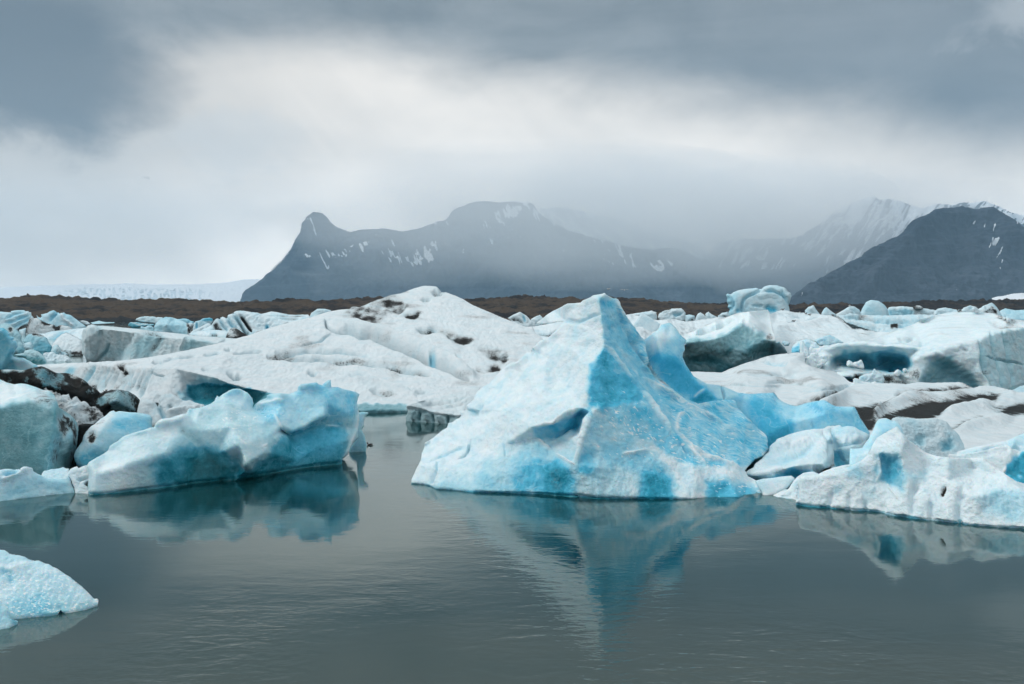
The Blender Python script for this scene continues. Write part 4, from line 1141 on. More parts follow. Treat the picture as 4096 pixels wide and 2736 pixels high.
relief('ice_chunk', F('L', [(515, 165), (540, 148), (560, 175), (610, 180), (625, 200), (660, 195), (672, 215), (700, 212), (720, 236), (760, 225), (805, 220), (818, 262), (840, 292), (862, 265), (900, 254), (940, 302), (950, 312), (975, 305), (1000, 310), (1030, 335), (1050, 365), (1075, 372),
                             (1090, 362), (1120, 366), (1135, 385), (1160, 395), (1180, 432), (1200, 440), (1217, 490), (1180, 532), (1110, 572), (1090, 660), (1000, 760), (800, 760), (650, 560), (600, 300)]),
       ICE_SNOW, 'rubble heap of ashy grey snow lumps behind the smooth grey-blue block', 'ice heap', d0=[(0, 27.6), (60, 27.6), (105, 28.6)], lean=1.1, thick=1.5, blue=.10, dirt=.34, res=.6, rim=2.5, smooth=.8, group=LF,
       noise=((16, 1.6, 'b'), (8, 1.5, 'b'), (4, .8, 'b'), (2, .35)),
       regs=[(F('L', [(715, 235), (805, 218), (820, 265), (780, 270)]), .8, .05, 0), (F('L', [(840, 292), (870, 258), (940, 302), (940, 340), (880, 335)]), .8, .06, 0), (F('L', [(950, 312), (1040, 320), (1040, 372), (960, 350)]), .8, .06, 0),
             (F('L', [(860, 420), (980, 380), (1150, 430), (1200, 490), (1080, 560), (900, 540)]), 3, .1, .46)],
       blobs=[(*F('L', [(850, 400)])[0], 7, 5, 30, .18, .12, .08), (*F('L', [(930, 520)])[0], 6, 4, 20, .12, .1, .15)])
relief('ice_chunk', F('L', [(925, 585), (1000, 570), (1112, 574), (1065, 630), (1000, 700), (970, 770), (930, 850), (905, 950), (890, 1060), (840, 1130), (790, 1130), (860, 940), (905, 760)]),
       ICE, 'narrow jet-black sliver of ash-coated ice in the cleft beside the bluish block', 'ice chunk', d0=26.9, lean=.2, thick=1.0, blue=.5, dirt=1.05, teal=.6, res=.6, rim=3, smooth=1, noise=SMOOTHN, group=LF, colnoise=.03)
relief('iceberg', F('L', [(863, 950), (885, 885), (910, 850), (960, 780), (978, 710), (1005, 660), (1070, 598), (1110, 576), (1180, 512), (1240, 475), (1285, 432), (1330, 417), (1357, 436), (1400, 424), (1500, 434), (1600, 440), (1700, 456), (1760, 475), (1788, 512), (1782, 590), (1790, 800), (1700, 1100), (1000, 1150), (905, 1060), (875, 1000)]),
       ICE, 'bluish white block with a brown stain leaning between the grey block and the blue berg', 'iceberg', d0=26.0, lean=.45, thick=1.8, blue=.32, teal=.15, res=.7, rim=6, smooth=1.4, noise=SMOOTHN, group=LF,
       creases=[F('L', [(1340, 425, 27.4), (1280, 520, 26.4), (1180, 640, 25.7), (1080, 800, 25.4), (1000, 950, 25.3)]), F('L', [(1340, 430, 27.4), (1560, 500, 27.2), (1750, 520, 27.3)])],
       regs=[(F('L', [(1360, 460), (1700, 470), (1790, 520), (1780, 700), (1500, 720), (1300, 640)]), 7, .42, 0, .05), (F('L', [(1020, 640), (1300, 430), (1340, 430), (1300, 560), (1120, 680), (980, 850), (900, 940)]), 5, .12, .06, .1),
             (F('L', [(900, 960), (1200, 880), (1300, 860), (1100, 1060), (960, 1080)]), 5, .50, 0, .3)],
       strokes=[(F('L', [(1000, 690), (1060, 690), (1090, 720), (1050, 790)]), 4.0, -.04, .15, .5), (F('L', [(1120, 600), (1250, 500)]), 2.5, 0, .12, .25)])
LFW = F('L', [(-110, 1495), (0, 1482), (250, 1452), (500, 1420), (885, 1378)])
relief('ice_floe', F('L', [(-110, 1105), (0, 1112), (50, 1100), (100, 1098), (150, 1108), (200, 1106), (235, 1120), (300, 1106), (365, 1102), (395, 1130), (430, 1155), (480, 1172), (540, 1212), (600, 1216), (700, 1206), (790, 1190), (830, 1215), (845, 1270), (868, 1330), (888, 1376), (800, 1387), (500, 1418), (250, 1450), (0, 1482), (-110, 1494)]),
       ICE, 'low scalloped bluish floe along the water at the left edge', 'ice floe', wl=LFW, lean=.6, thick=2, blue=.26, teal=.12, res=.7, rim=6, smooth=1.3, noise=((18, 1.2), (8, .8, 'b'), (4, .25), (2, .1)), group=LF, ext=6,
       strokes=[(F('L', [(20, 1230), (160, 1190), (280, 1130), (370, 1110)]), 2.2, .10, .08), (F('L', [(60, 1160), (200, 1150)]), 2.4, -.1, .35)],
       regs=[(F('L', [(100, 1250), (400, 1200), (800, 1230), (860, 1370), (300, 1440), (60, 1460)]), 8, .34, 0, .2)])
relief('ice_chunk', F('L', [(495, 1152), (512, 1126), (560, 1118), (605, 1104), (680, 1098), (740, 1078), (770, 1092), (808, 1096), (815, 1140), (800, 1250), (700, 1300), (560, 1300), (480, 1180)]),
       ICE, 'small grey-white shelf of ice at the foot of the dirty striped block', 'ice chunk', d0=23.3, lean=1.4, thick=1, blue=.2, res=.55, rim=2.5, smooth=.8, noise=ROUGHN, group=LF)
relief('ice_chunk', F('L', [(795, 1165), (830, 1100), (870, 1082), (905, 1070), (918, 1092), (960, 1075), (1010, 1058), (1045, 1085), (1060, 1200), (1052, 1300), (1066, 1393), (960, 1393), (895, 1384), (868, 1325), (832, 1225)]),
       ICE, 'crumbled knot of white ice plates beside the blunt end of the blue berg', 'ice chunk', wl=F('L', [(780, 1384), (1100, 1394)]), lean=.7, thick=1, blue=.13, res=.5, rim=2.5, smooth=.7, noise=ROUGHN, group=LF, ext=5,
       strokes=[(F('L', [(900, 1230), (960, 1215), (1030, 1200)]), 1.3, -.12, .2, .1), (F('L', [(990, 1280), (1040, 1255), (1045, 1310)]), 1.5, -.1, .2, .8)])
relief('ice_chunk', F('K', [(488, 255), (500, 222), (515, 200), (560, 184), (610, 200), (645, 235), (658, 215), (665, 170), (700, 148), (742, 140), (780, 160), (840, 200), (900, 198), (950, 220), (1010, 238), (1060, 330), (900, 440), (600, 470), (500, 400)]),
       ICE_SNOW, 'crumbly white snow-ice heap between the fluted wall and the blue berg', 'ice heap', d0=36, lean=1.1, thick=1.5, blue=.12, dirt=.06, res=.6, rim=3, smooth=.9, group=LF, noise=((20, 1.6, 'b'), (9, 1.2, 'b'), (4, .5), (2, .25)),
       strokes=[(F('K', [(650, 240), (672, 300), (700, 340)]), 2, -.2, .3, .1), (F('K', [(740, 230), (750, 255)]), 1.6, -.1, .2, .5), (F('K', [(710, 300), (860, 260), (1000, 250)]), 3, .1, .08, .12)])
# blue foreground berg at the left
KW = F('K', [(60, 925), (95, 930), (150, 937), (300, 925), (600, 890), (900, 848), (1200, 818), (1500, 768), (1800, 725), (2080, 690), (2300, 640)])


def glints(X, Y, P, B, Dt, Te):  # highlights painted into the ice colour as whiter dashes
    n = noise3(np.stack([X / 3.0, Y / 1.1, 0 * X + 5], -1)) + .5 * noise3(np.stack([X / 9, Y / 5, 0 * X + 1], -1))
    m = np.exp(-((X - 232) / 26) ** 2 - ((Y - 424) / 12) ** 2) + np.exp(-((X - 262) / 30) ** 2 - ((Y - 415) / 9) ** 2)
    w = sstep((n - .52) / .1) * np.clip(m, 0, 1)
    return B * (1 - .8 * w), Dt, Te


blue_ctr = (-6.5, 23.5, 0.0)
bb = root('iceberg', 'glassy iceberg in the left foreground, grey-white at one end and turquoise at the other', 'iceberg', blue_ctr, LF)
relief('ice_body', F('K', [(90, 715), (108, 682), (150, 655), (190, 635), (230, 610), (258, 590), (265, 558), (300, 535), (332, 518), (352, 500), (372, 484), (410, 470), (450, 458), (500, 442), (545, 428), (580, 412), (618, 405), (628, 385), (680, 360), (722, 345), (760, 335), (800, 320), (868, 302), (890, 258), (925, 262), (960, 255), (1000, 245), (1020, 240),
                            (1062, 225), (1090, 205), (1100, 180), (1112, 158), (1128, 172), (1140, 163), (1160, 148), (1182, 138), (1205, 122), (1232, 110), (1262, 105), (1292, 108), (1325, 125), (1352, 140), (1385, 180), (1396, 220), (1390, 255), (1440, 205), (1470, 190), (1498, 178), (1500, 160), (1525, 148), (1600, 140), (1680, 146),
                            (1720, 130), (1742, 120), (1748, 92), (1765, 74), (1822, 65), (1892, 58), (1906, 72), (1932, 80), (1958, 55), (1975, 44), (2002, 36), (2006, 96), (2060, 94), (2095, 108), (2130, 115), (2165, 125), (2192, 130), (2226, 150), (2214, 185), (2205, 220), (2214, 260), (2222, 290), (2226, 350), (2214, 420), (2216, 490), (2190, 520),
                            (2150, 570), (2140, 610), (2095, 652), (2080, 692), (1900, 712), (1500, 770), (1200, 820), (900, 850), (600, 892), (300, 927), (150, 938), (112, 932), (96, 860), (104, 790)]),
       ICE_CLEAR, parent=bb, wl=KW, lean=.22, thick=2.2, blue=.30, teal=.45, res=.7, rim=5, smooth=1.6, ext=8, noise=((30, 1.4), (13, .9), (6, .35, 'r'), (2.6, .14)), custom=glints, skirt=.10, notch=.06,
       creases=[F('K', [(1150, 175, 26.0), (1190, 280, 25.0), (1230, 400, 24.2), (1280, 540, 23.6), (1335, 715, 23.3)]),
                F('K', [(1190, 170, 26.1), (1300, 280, 25.6), (1450, 370, 25.1), (1530, 480, 24.7), (1490, 600, 24.2), (1340, 722, 23.6)]),
                F('K', [(900, 300, 24.8), (930, 420, 24.0), (980, 540, 23.9), (1120, 610, 23.9), (1300, 730, 24.0)]),
                F('K', [(270, 600, 23.2), (380, 510, 23.3), (600, 440, 23.5), (860, 370, 24.0)]),
                F('K', [(1680, 160, 26.6), (1610, 240, 26.0), (1570, 320, 25.7), (1610, 410, 25.5), (1700, 460, 25.6), (1800, 410, 25.9), (1960, 320, 26.2), (1970, 220, 26.6), (1900, 120, 26.9)]),
                F('K', [(1620, 425, 26.1), (1700, 475, 26.1), (1810, 425, 26.4), (1975, 330, 26.7)]),
                F('K', [(1710, 460, 26.2), (1715, 560, 25.9), (1705, 660, 25.6)]), F('K', [(1980, 400, 26.8), (2100, 520, 26.6), (2060, 690, 26.4)])],
       pts=F('K', [(1290, 150, 26.6), (1380, 220, 26.7), (1330, 210, 26.3), (700, 600, 22.9), (400, 700, 22.4), (200, 760, 22.3), (1100, 720, 23.9), (1900, 560, 26.2), (2160, 300, 27.0), (2200, 420, 27.3), (1440, 230, 26.9), (1500, 300, 26.2)]),
       regs=[(F('K', [(90, 715), (300, 560), (620, 420), (880, 320), (900, 420), (700, 520), (520, 700), (480, 930), (90, 940)]), 12, .16, .05, .5),
             (F('K', [(620, 700), (760, 620), (900, 560), (1030, 540), (1120, 600), (1290, 710), (1340, 730), (1480, 660), (1640, 490), (1720, 450), (1800, 420), (1960, 380), (2070, 400), (2120, 540), (2080, 720), (1500, 800), (900, 870), (640, 890)]), 8, .76, .0, .45),
             (F('K', [(900, 650), (1040, 620), (1250, 720), (1300, 740), (1100, 830), (800, 860)]), 9, .90, .0, .75),
             (F('K', [(1700, 480), (1860, 430), (2060, 400), (2100, 470), (2050, 600), (1720, 690)]), 6, .66, .0, .2),
             (F('K', [(1400, 270), (1590, 200), (1700, 140), (1950, 60), (2200, 140), (2190, 330), (2000, 380), (1950, 300), (1750, 430), (1600, 400), (1480, 380)]), 6, .44, .0, .08),
             (F('K', [(1150, 170), (1250, 300), (1430, 380), (1540, 500), (1470, 610), (1350, 720), (1280, 640), (1200, 480), (960, 530), (900, 400), (950, 270)]), 5, .26, .05, .55),
             (F('K', [(1140, 170), (1240, 110), (1390, 200), (1390, 290), (1300, 260)]), 4, .24, .0, .05), (F('K', [(1600, 240), (1700, 150), (1880, 130), (1980, 230), (1950, 310), (1800, 400), (1700, 450), (1610, 400)]), 4, .30, 0, .05)],
       strokes=[(F('K', [(820, 400), (900, 470), (980, 545)]), 4, -.05, .35, .22, .6), (F('K', [(1290, 700), (1350, 722), (1390, 700)]), 3, .03, .3, .3, .6), (F('K', [(150, 660), (180, 740)]), 4, -.03, .2, .22),
                (F('K', [(1270, 490), (1310, 520), (1350, 545)]), 1.0, .02, 0, 0), (F('K', [(1460, 560), (1500, 545)]), .8, .02, 0, 0), (F('K', [(1560, 300), (1600, 400), (1690, 462)]), 1.0, .03, .08), (F('K', [(2214, 290), (2205, 420), (2160, 540), (2090, 660)]), 1.4, .03, .10),
                (F('K', [(1960, 400), (2070, 395)]), 1, .03, .12), (F('K', [(640, 385), (760, 370), (870, 330)]), 3, .1, .10), (F('K', [(1640, 190), (1500, 215), (1420, 240)]), 2, .06, .1)])
relief('ice_flake', F('K', [(2210, 300), (2240, 287), (2288, 292), (2299, 300), (2272, 325), (2262, 365), (2262, 400), (2246, 430), (2268, 472), (2283, 545), (2272, 602), (2200, 606), (2140, 606), (2150, 560), (2205, 500)]),
       ICE_CLEAR, label='thin greyish flake at the berg\'s far end', parent=bb, wl=F('K', [(2100, 606), (2320, 600)]), lean=.3, thick=.6, blue=.38, teal=.55, res=.5, rim=2.5, smooth=.8, noise=SMOOTHN, ext=3,
       regs=[(F('K', [(2200, 300), (2300, 290), (2250, 420), (2215, 440)]), 1, .2, 0, .3)])

# bottom left berg and its small neighbour
EW = F('E', [(-120, 1222), (0, 1212), (60, 1206), (180, 1191), (282, 1184), (440, 1164), (540, 1144), (620, 1116)])


def flecks(X, Y, P, B, Dt, Te):
    u = X + .35 * Y
    n = noise3(np.stack([u / 3.4, Y / 1.35, 0 * X + 2.2], -1))
    m = sstep((Y - 566) / 8) * sstep((X + 10) / 20)
    w = sstep((n - .34) / .07) * m
    return np.clip(B * (1 - w) + .02 * w, 0, 1), Dt, Te


relief('iceberg', F('E', [(-120, 760), (0, 783), (28, 784), (60, 806), (100, 812), (152, 824), (180, 840), (218, 850), (240, 846), (282, 868), (305, 872), (330, 890), (362, 902), (400, 930), (440, 955), (480, 990), (512, 1012), (542, 1040), (570, 1068), (588, 1090), (612, 1090), (617, 1102), (606, 1120), (580, 1124), (542, 1144), (440, 1165), (380, 1160), (332, 1170), (282, 1186), (180, 1192), (62, 1207), (-120, 1222)]),
       ICE_CLEAR, 'rounded pale iceberg dotted with white flecks in the lower left corner', 'iceberg', wl=EW, lean=.95, thick=2.2, blue=.24, teal=.2, dirt=.05, res=.6, rim=9, smooth=1.6, ext=9, skirt=.12,
       noise=((34, 1.8), (13, 1.1), (6, .6, 'b'), (2.5, .2)), custom=flecks,
       strokes=[(F('E', [(-40, 900), (60, 905), (120, 880), (200, 870)]), 3.5, .03, .14), (F('E', [(240, 1168), (300, 1178), (420, 1160)]), 2, .02, .45, .08, .4), (F('E', [(0, 905), (60, 930), (80, 990)]), 3, -.03, .36)],
       regs=[(F('E', [(60, 1080), (300, 1080), (420, 1130), (300, 1200), (60, 1210)]), 8, .44, .0, .3), (F('E', [(280, 1166), (480, 1140), (600, 1110), (540, 1150), (300, 1190)]), 2, .40, .05, .4)])
relief('ice_chunk', F('E', [(-120, 1080), (0, 1100), (15, 1122), (32, 1130), (45, 1150), (55, 1172), (58, 1195), (66, 1216), (90, 1224), (114, 1230), (100, 1262), (62, 1276), (0, 1284), (-120, 1290)]),
       ICE_CLEAR, 'small rounded lump with a clear glassy lip at the very lower left', 'ice chunk', wl=F('E', [(-120, 1290), (0, 1283), (62, 1275), (112, 1246)]), lean=.7, thick=.8, blue=.26, teal=.1, res=.5, rim=5, smooth=1.2, ext=6,
       noise=((18, 1.0), (7, .6, 'b'), (3, .2)), strokes=[(F('E', [(62, 1222), (90, 1235), (112, 1240)]), 2, .01, .55, .2, .6)])

# ---------------------------------------------------------------- the blue peak
RG = 'large icebergs filling the right side'
MW = F('F', [(60, 935), (85, 938), (215, 948), (320, 987), (500, 1002), (850, 1015), (1200, 1023), (1500, 1032), (1700, 1053), (1920, 1062)]) + F('G', [(120, 1066), (400, 1068), (600, 1077), (680, 1071), (1000, 1065), (1200, 1066), (1490, 1096)])
peak_ctr = (2.6, 23.5, 0.0)
pk = root('iceberg', 'tall pointed iceberg, white snowy left face and bright blue right face, doubled in the water', 'iceberg', peak_ctr)


def peak_flecks(X, Y, P, B, Dt, Te):
    # wind-scoured white rime left in streaks down the blue face
    ang = np.where(X > 640, math.radians(24), math.radians(33))
    ca, sa = np.cos(ang), np.sin(ang)
    wn = noise3(np.stack([X / 14, Y / 14, 0 * X + 4], -1)) * 3
    u = X * ca + Y * sa; v = -X * sa + Y * ca + wn
    n = .75 * noise3(np.stack([u / 4.2, v / 1.15, 0 * X + 7], -1)) + .5 * noise3(np.stack([u / 10, v / 3.0, 0 * X + 3], -1))
    fine = noise3(np.stack([u / 12, v / .9, 0 * X + 30], -1))
    xr = X - 592; ydn = Y - 372
    zone = sstep(xr / 6) * sstep((Y - (372 - .06 * (X - 600))) / 34)
    low = sstep((Y - 420 - .32 * (X - 640)) / 10)
    band = np.exp(-((Y - (432 + .46 * (X - 640))) / 11.0) ** 2) * sstep((X - 600) / 20)
    thr = .62 - .24 * band - .12 * zone
    w = sstep((n - thr) / .10) * zone * (1 - .75 * sstep((Y - 452 - .12 * (X - 620)) / 10) * (X < 690))
    out = B * (1 - .92 * w)
    # fine striations on the outer right wing
    wing = sstep((X - 622 - .50 * (Y - 330)) / 10) * sstep((Y - 285) / 25) * sstep((472 - Y) / 15)
    out = np.clip(out + .22 * fine * wing * (1 - w), 0, 1)
    return out, Dt, Te


step = [(F('C', [(60, 800), (170, 760), (230, 700), (300, 690), (330, 620), (420, 565), (500, 500), (540, 430)]), 2.2, .10, .10), (F('C', [(270, 640), (300, 660), (290, 690)]), 2.0, -.12, .3), (F('F', [(560, 300), (640, 330), (700, 230)]), 2.5, -.1, .28),
        (F('C', [(560, 395), (660, 400), (760, 360), (850, 330)]), 1.8, -.10, .24), (F('F', [(600, 555), (585, 620), (545, 690), (500, 715)]), 1.1, -.12, .3, .35), (F('F', [(240, 740), (420, 660), (560, 600)]), 1.0, -.06, .3),
        (F('F', [(320, 745), (290, 830), (250, 920)]), 1.6, -.12, .28), (F('F', [(1170, 545), (1230, 600), (1290, 630)]), 1.1, .06, .02), (F('F', [(1335, 672), (1420, 730), (1500, 768)]), 1.2, .06, .02),
        (F('F', [(885, 590), (895, 650), (900, 700)]), .9, -.04, .2), (F('C', [(890, 600), (960, 640), (1030, 740), (1100, 830), (1160, 930)]), 1.2, .06, .16), (F('C', [(1230, 1000), (1300, 1100), (1430, 1290), (1560, 1440), (1650, 1530)]), 1.5, .10, .12),
        (F('C', [(1230, 880), (1340, 940), (1480, 1010), (1620, 1110), (1760, 1170), (1900, 1250)]), 1.6, .06, .12), (F('C', [(1000, 260), (1060, 420), (1130, 560), (1230, 740)]), 2.2, -.05, .42), (F('C', [(1100, 480), (1180, 650), (1250, 760), (1330, 870)]), 1.4, -.10, .36, .06),
        (F('C', [(1250, 720), (1330, 850), (1460, 950)]), 1.6, -.10, .38), (F('G', [(350, 395), (420, 500), (480, 580), (540, 660)]), 1.1, -.06, .62), (F('G', [(450, 480), (520, 560), (600, 660), (690, 745)]), 1.5, .08, .04), (F('G', [(560, 590), (700, 690), (860, 750), (980, 800)]), 1.8, .08, .05),
        (F('G', [(450, 380), (470, 340), (520, 330)]), 1.3, .03, .03), (F('G', [(440, 400), (455, 460)]), 1.6, .03, .03), (F('F', [(1900, 670), (2000, 655), (2120, 640)]), 1.6, .06, .03), (F('F', [(1620, 330), (1580, 440), (1540, 560), (1500, 740)]), 2.4, .10, .10),
        (F('F', [(1160, 430), (1300, 410), (1400, 340), (1520, 290)]), 1.6, .08, .06), (F('F', [(1490, 470), (1400, 540), (1290, 580)]), 1.4, .06, .26)]
relief('ice_body', F('F', [(85, 937), (100, 890), (130, 832), (160, 770), (180, 722), (184, 670), (205, 625), (213, 600), (210, 580), (240, 560), (285, 535), (315, 510), (340, 490), (375, 465), (400, 450), (412, 412), (450, 402), (475, 380), (508, 366), (520, 350), (512, 320), (540, 300), (560, 285), (575, 252), (630, 212), (655, 150), (700, 108), (760, 72), (810, 25)]) +
       F('C', [(0, 828), (30, 795), (62, 765), (110, 745), (170, 737), (180, 712), (225, 685), (265, 666), (268, 620), (320, 592), (330, 565), (370, 552), (420, 530), (445, 500), (480, 470), (530, 422), (548, 398), (500, 400), (440, 413), (315, 425), (312, 405), (335, 388), (400, 340), (450, 308), (540, 265), (580, 245), (622, 242), (690, 237), (715, 215), (742, 205), (775, 190), (802, 174), (850, 165), (878, 160), (890, 153),
               (905, 168), (930, 180), (955, 195), (972, 200), (990, 198), (1008, 208), (1022, 230), (1030, 260), (1047, 292), (1070, 332), (1090, 370), (1120, 412), (1150, 455), (1180, 492), (1205, 530), (1235, 555), (1250, 650), (1285, 770), (1340, 862), (1460, 962), (1560, 1042), (1640, 1075), (1690, 1096), (1800, 1076), (1900, 1064), (1990, 1060)]) +
       F('G', [(945, 222), (950, 240), (962, 282), (1010, 330), (1050, 372), (1100, 420), (1140, 462), (1180, 490), (1205, 516), (1215, 560), (1212, 590), (1226, 640), (1180, 690), (1110, 720), (1060, 770), (1020, 815), (1050, 865), (1130, 905), (1200, 928), (1300, 955), (1400, 980), (1472, 1010), (1486, 1094), (1200, 1066), (1000, 1066), (680, 1072), (600, 1078), (400, 1068), (120, 1066), (0, 1063)]) +
       F('F', [(1700, 1054), (1500, 1034), (1200, 1024), (850, 1016), (500, 1003), (320, 988), (215, 949), (150, 944)]),
       ICE, parent=pk, wl=MW, lean=.5, thick=3.0, blue=.13, colnoise=.22, res=.65, rim=4.5, smooth=1.1, ext=8, skirt=.10, notch=.10, warp=1.3, custom=peak_flecks,
       noise=((36, 1.7), (15, 1.1), (7.5, .75), (3.6, .5), (1.8, .28)),
       creases=[F('C', [(890, 158, 25.3), (845, 215, 25.1), (858, 330, 24.9), (880, 480, 24.6), (890, 612, 24.2), (822, 720, 23.9), (775, 830, 23.5), (752, 950, 23.1), (758, 1090, 22.8)]) + F('F', [(1640, 322, 22.5), (1572, 520, 22.2), (1505, 770, 21.9), (1480, 1032, 21.75)]),
                F('C', [(892, 606, 24.25), (1000, 715, 24.2), (1130, 870, 24.05), (1230, 1010, 23.85), (1340, 1160, 23.55), (1480, 1345, 23.2)]) + F('G', [(560, 655, 22.9), (700, 760, 22.7)]),
                F('C', [(980, 215, 25.8), (1040, 420, 25.7), (1120, 640, 25.5), (1200, 800, 25.3), (1300, 950, 25.2), (1460, 1080, 25.0)]) + F('G', [(560, 330, 24.7), (800, 470, 24.5), (1000, 620, 24.3), (1130, 720, 24.2)]),
                F('C', [(548, 398, 26.7), (640, 400, 26.1), (760, 350, 25.5), (850, 325, 25.0)]), F('C', [(545, 385, 27.4), (560, 300, 27.2), (640, 255, 26.6)]),
                F('F', [(1130, 435, 23.0), (1330, 395, 22.8), (1540, 285, 22.75), (1635, 262, 22.7)]), F('F', [(1150, 545, 23.2), (1330, 540, 23.2), (1500, 460, 23.3), (1545, 330, 23.2)]),
                F('G', [(410, 800, 22.25), (470, 760, 22.45), (590, 790, 22.3), (690, 870, 22.2)]), F('G', [(400, 850, 22.1), (480, 920, 21.9), (560, 960, 21.75), (610, 1076, 21.5)]), F('G', [(690, 870, 22.2), (680, 1070, 21.65)])],
       pts=F('F', [(150, 800, 23.9), (215, 600, 25.3), (340, 490, 25.9), (508, 368, 26.3), (700, 110, 26.9), (600, 620, 24.2), (900, 600, 23.5), (900, 300, 24.4), (1200, 200, 23.9), (1250, 700, 22.7), (800, 850, 22.6), (500, 850, 23.1), (1290, 850, 22.25), (1700, 650, 22.2), (1850, 800, 21.95), (2050, 700, 22.3)]) +
       F('C', [(0, 832, 27.2), (265, 668, 27.2), (420, 532, 27.2), (400, 700, 26.2), (600, 600, 25.4), (500, 900, 25.0), (320, 420, 29), (450, 312, 28.6), (690, 240, 26.2), (800, 178, 25.6), (940, 780, 23.95), (960, 950, 23.6), (920, 1080, 23.0), (1010, 212, 26.0), (1120, 415, 26.2), (1235, 556, 26.4), (1340, 862, 26.2), (1560, 1042, 25.9), (1690, 1096, 25.7), (1990, 1060, 26.2), (1000, 400, 25.35), (1050, 640, 24.9)]) +
       F('G', [(950, 240, 26.0), (1140, 462, 25.4), (1226, 640, 24.9), (1060, 770, 23.9), (1020, 815, 23.5), (1130, 905, 23.0), (900, 900, 22.3), (840, 1000, 22.0), (250, 950, 21.75)]),
       strokes=step,
       regs=[(F('F', [(60, 960), (300, 900), (520, 850), (800, 720), (1100, 640), (1500, 600), (1700, 700), (2300, 900), (2400, 1120), (60, 1120)]), 16, .30, 0, .25), (F('F', [(1640, 330), (1900, 330), (2300, 800), (1700, 800), (1560, 560)]), 5, .30, 0, 0), (F('C', [(850, 190), (980, 200), (1060, 330), (1240, 560), (1260, 740), (1340, 870), (1560, 1050), (1990, 1060), (2110, 1230), (2280, 1400), (2290, 1500), (2150, 1620), (1700, 1640), (1500, 1560), (1200, 1380), (900, 1200), (760, 1090), (752, 950), (800, 760), (890, 610), (862, 330)]), 2.2, .45, 0, 0),
             (F('C', [(770, 1060), (752, 940), (800, 770), (885, 640), (1000, 720), (1130, 880), (1220, 1010), (1180, 1090), (1000, 1110), (880, 1120)]), 3.0, .60, 0, 0),
             (F('C', [(800, 1080), (830, 900), (950, 880), (1080, 960), (1140, 1060), (980, 1100)]), 7, .68, 0, 0),
             (F('C', [(880, 230), (960, 300), (1090, 560), (1180, 700), (1150, 760), (1000, 700), (895, 590)]), 4, .46, 0, 0),
             (F('C', [(1230, 1000), (1500, 1020), (2000, 1080), (2270, 1400), (2200, 1560), (1700, 1560), (1450, 1320)]), 6, .43, 0, 0),
             (F('F', [(1120, 440), (1350, 400), (1540, 290), (1640, 260), (1640, 330), (1540, 460), (1500, 470), (1390, 545), (1200, 560)]), 2.4, .48, 0, 0),
             (F('F', [(1380, 430), (1530, 330), (1540, 450), (1450, 500)]), 3, .60, 0, 0),
             (F('F', [(880, 790), (1040, 590), (1190, 540), (1300, 640), (1480, 770), (1460, 1040), (640, 1030), (700, 900), (900, 900)]), 10, .36, 0, .05),
             (F('F', [(1190, 780), (1330, 740), (1430, 790), (1470, 880), (1470, 1060), (1180, 1050)]), 8, .78, 0, .12), (F('F', [(1500, 780), (1640, 775), (1660, 840), (1520, 850)]), 2.5, .66, 0, .1),
             (F('F', [(940, 830), (1100, 760), (1190, 700), (1200, 900), (1000, 1000)]), 5, .56, 0, .1), (F('F', [(1500, 780), (1580, 620), (1660, 610), (1680, 780)]), 4, .44, 0, .05),
             (F('F', [(1680, 640), (1860, 600), (2080, 680), (2300, 800), (2100, 860), (1800, 760)]), 8, .46, 0, .05),
             (F('F', [(1500, 870), (1750, 830), (1960, 860), (2030, 1080), (1560, 1060), (1500, 960)]), 7, .28, 0, .15),
             (F('G', [(170, 850), (300, 800), (410, 900), (420, 1090), (110, 1090), (140, 960)]), 8, .76, 0, .12), (F('G', [(700, 900), (860, 910), (1080, 960), (1160, 1000), (1150, 1090), (680, 1090)]), 8, .66, 0, .15),
             (F('G', [(410, 800), (520, 760), (680, 860), (680, 1060), (600, 1070), (480, 930)]), 2.5, .15, 0, .1),
             (F('F', [(560, 1030), (600, 960), (800, 960), (900, 1040)]), 3, .36, 0, .2)])
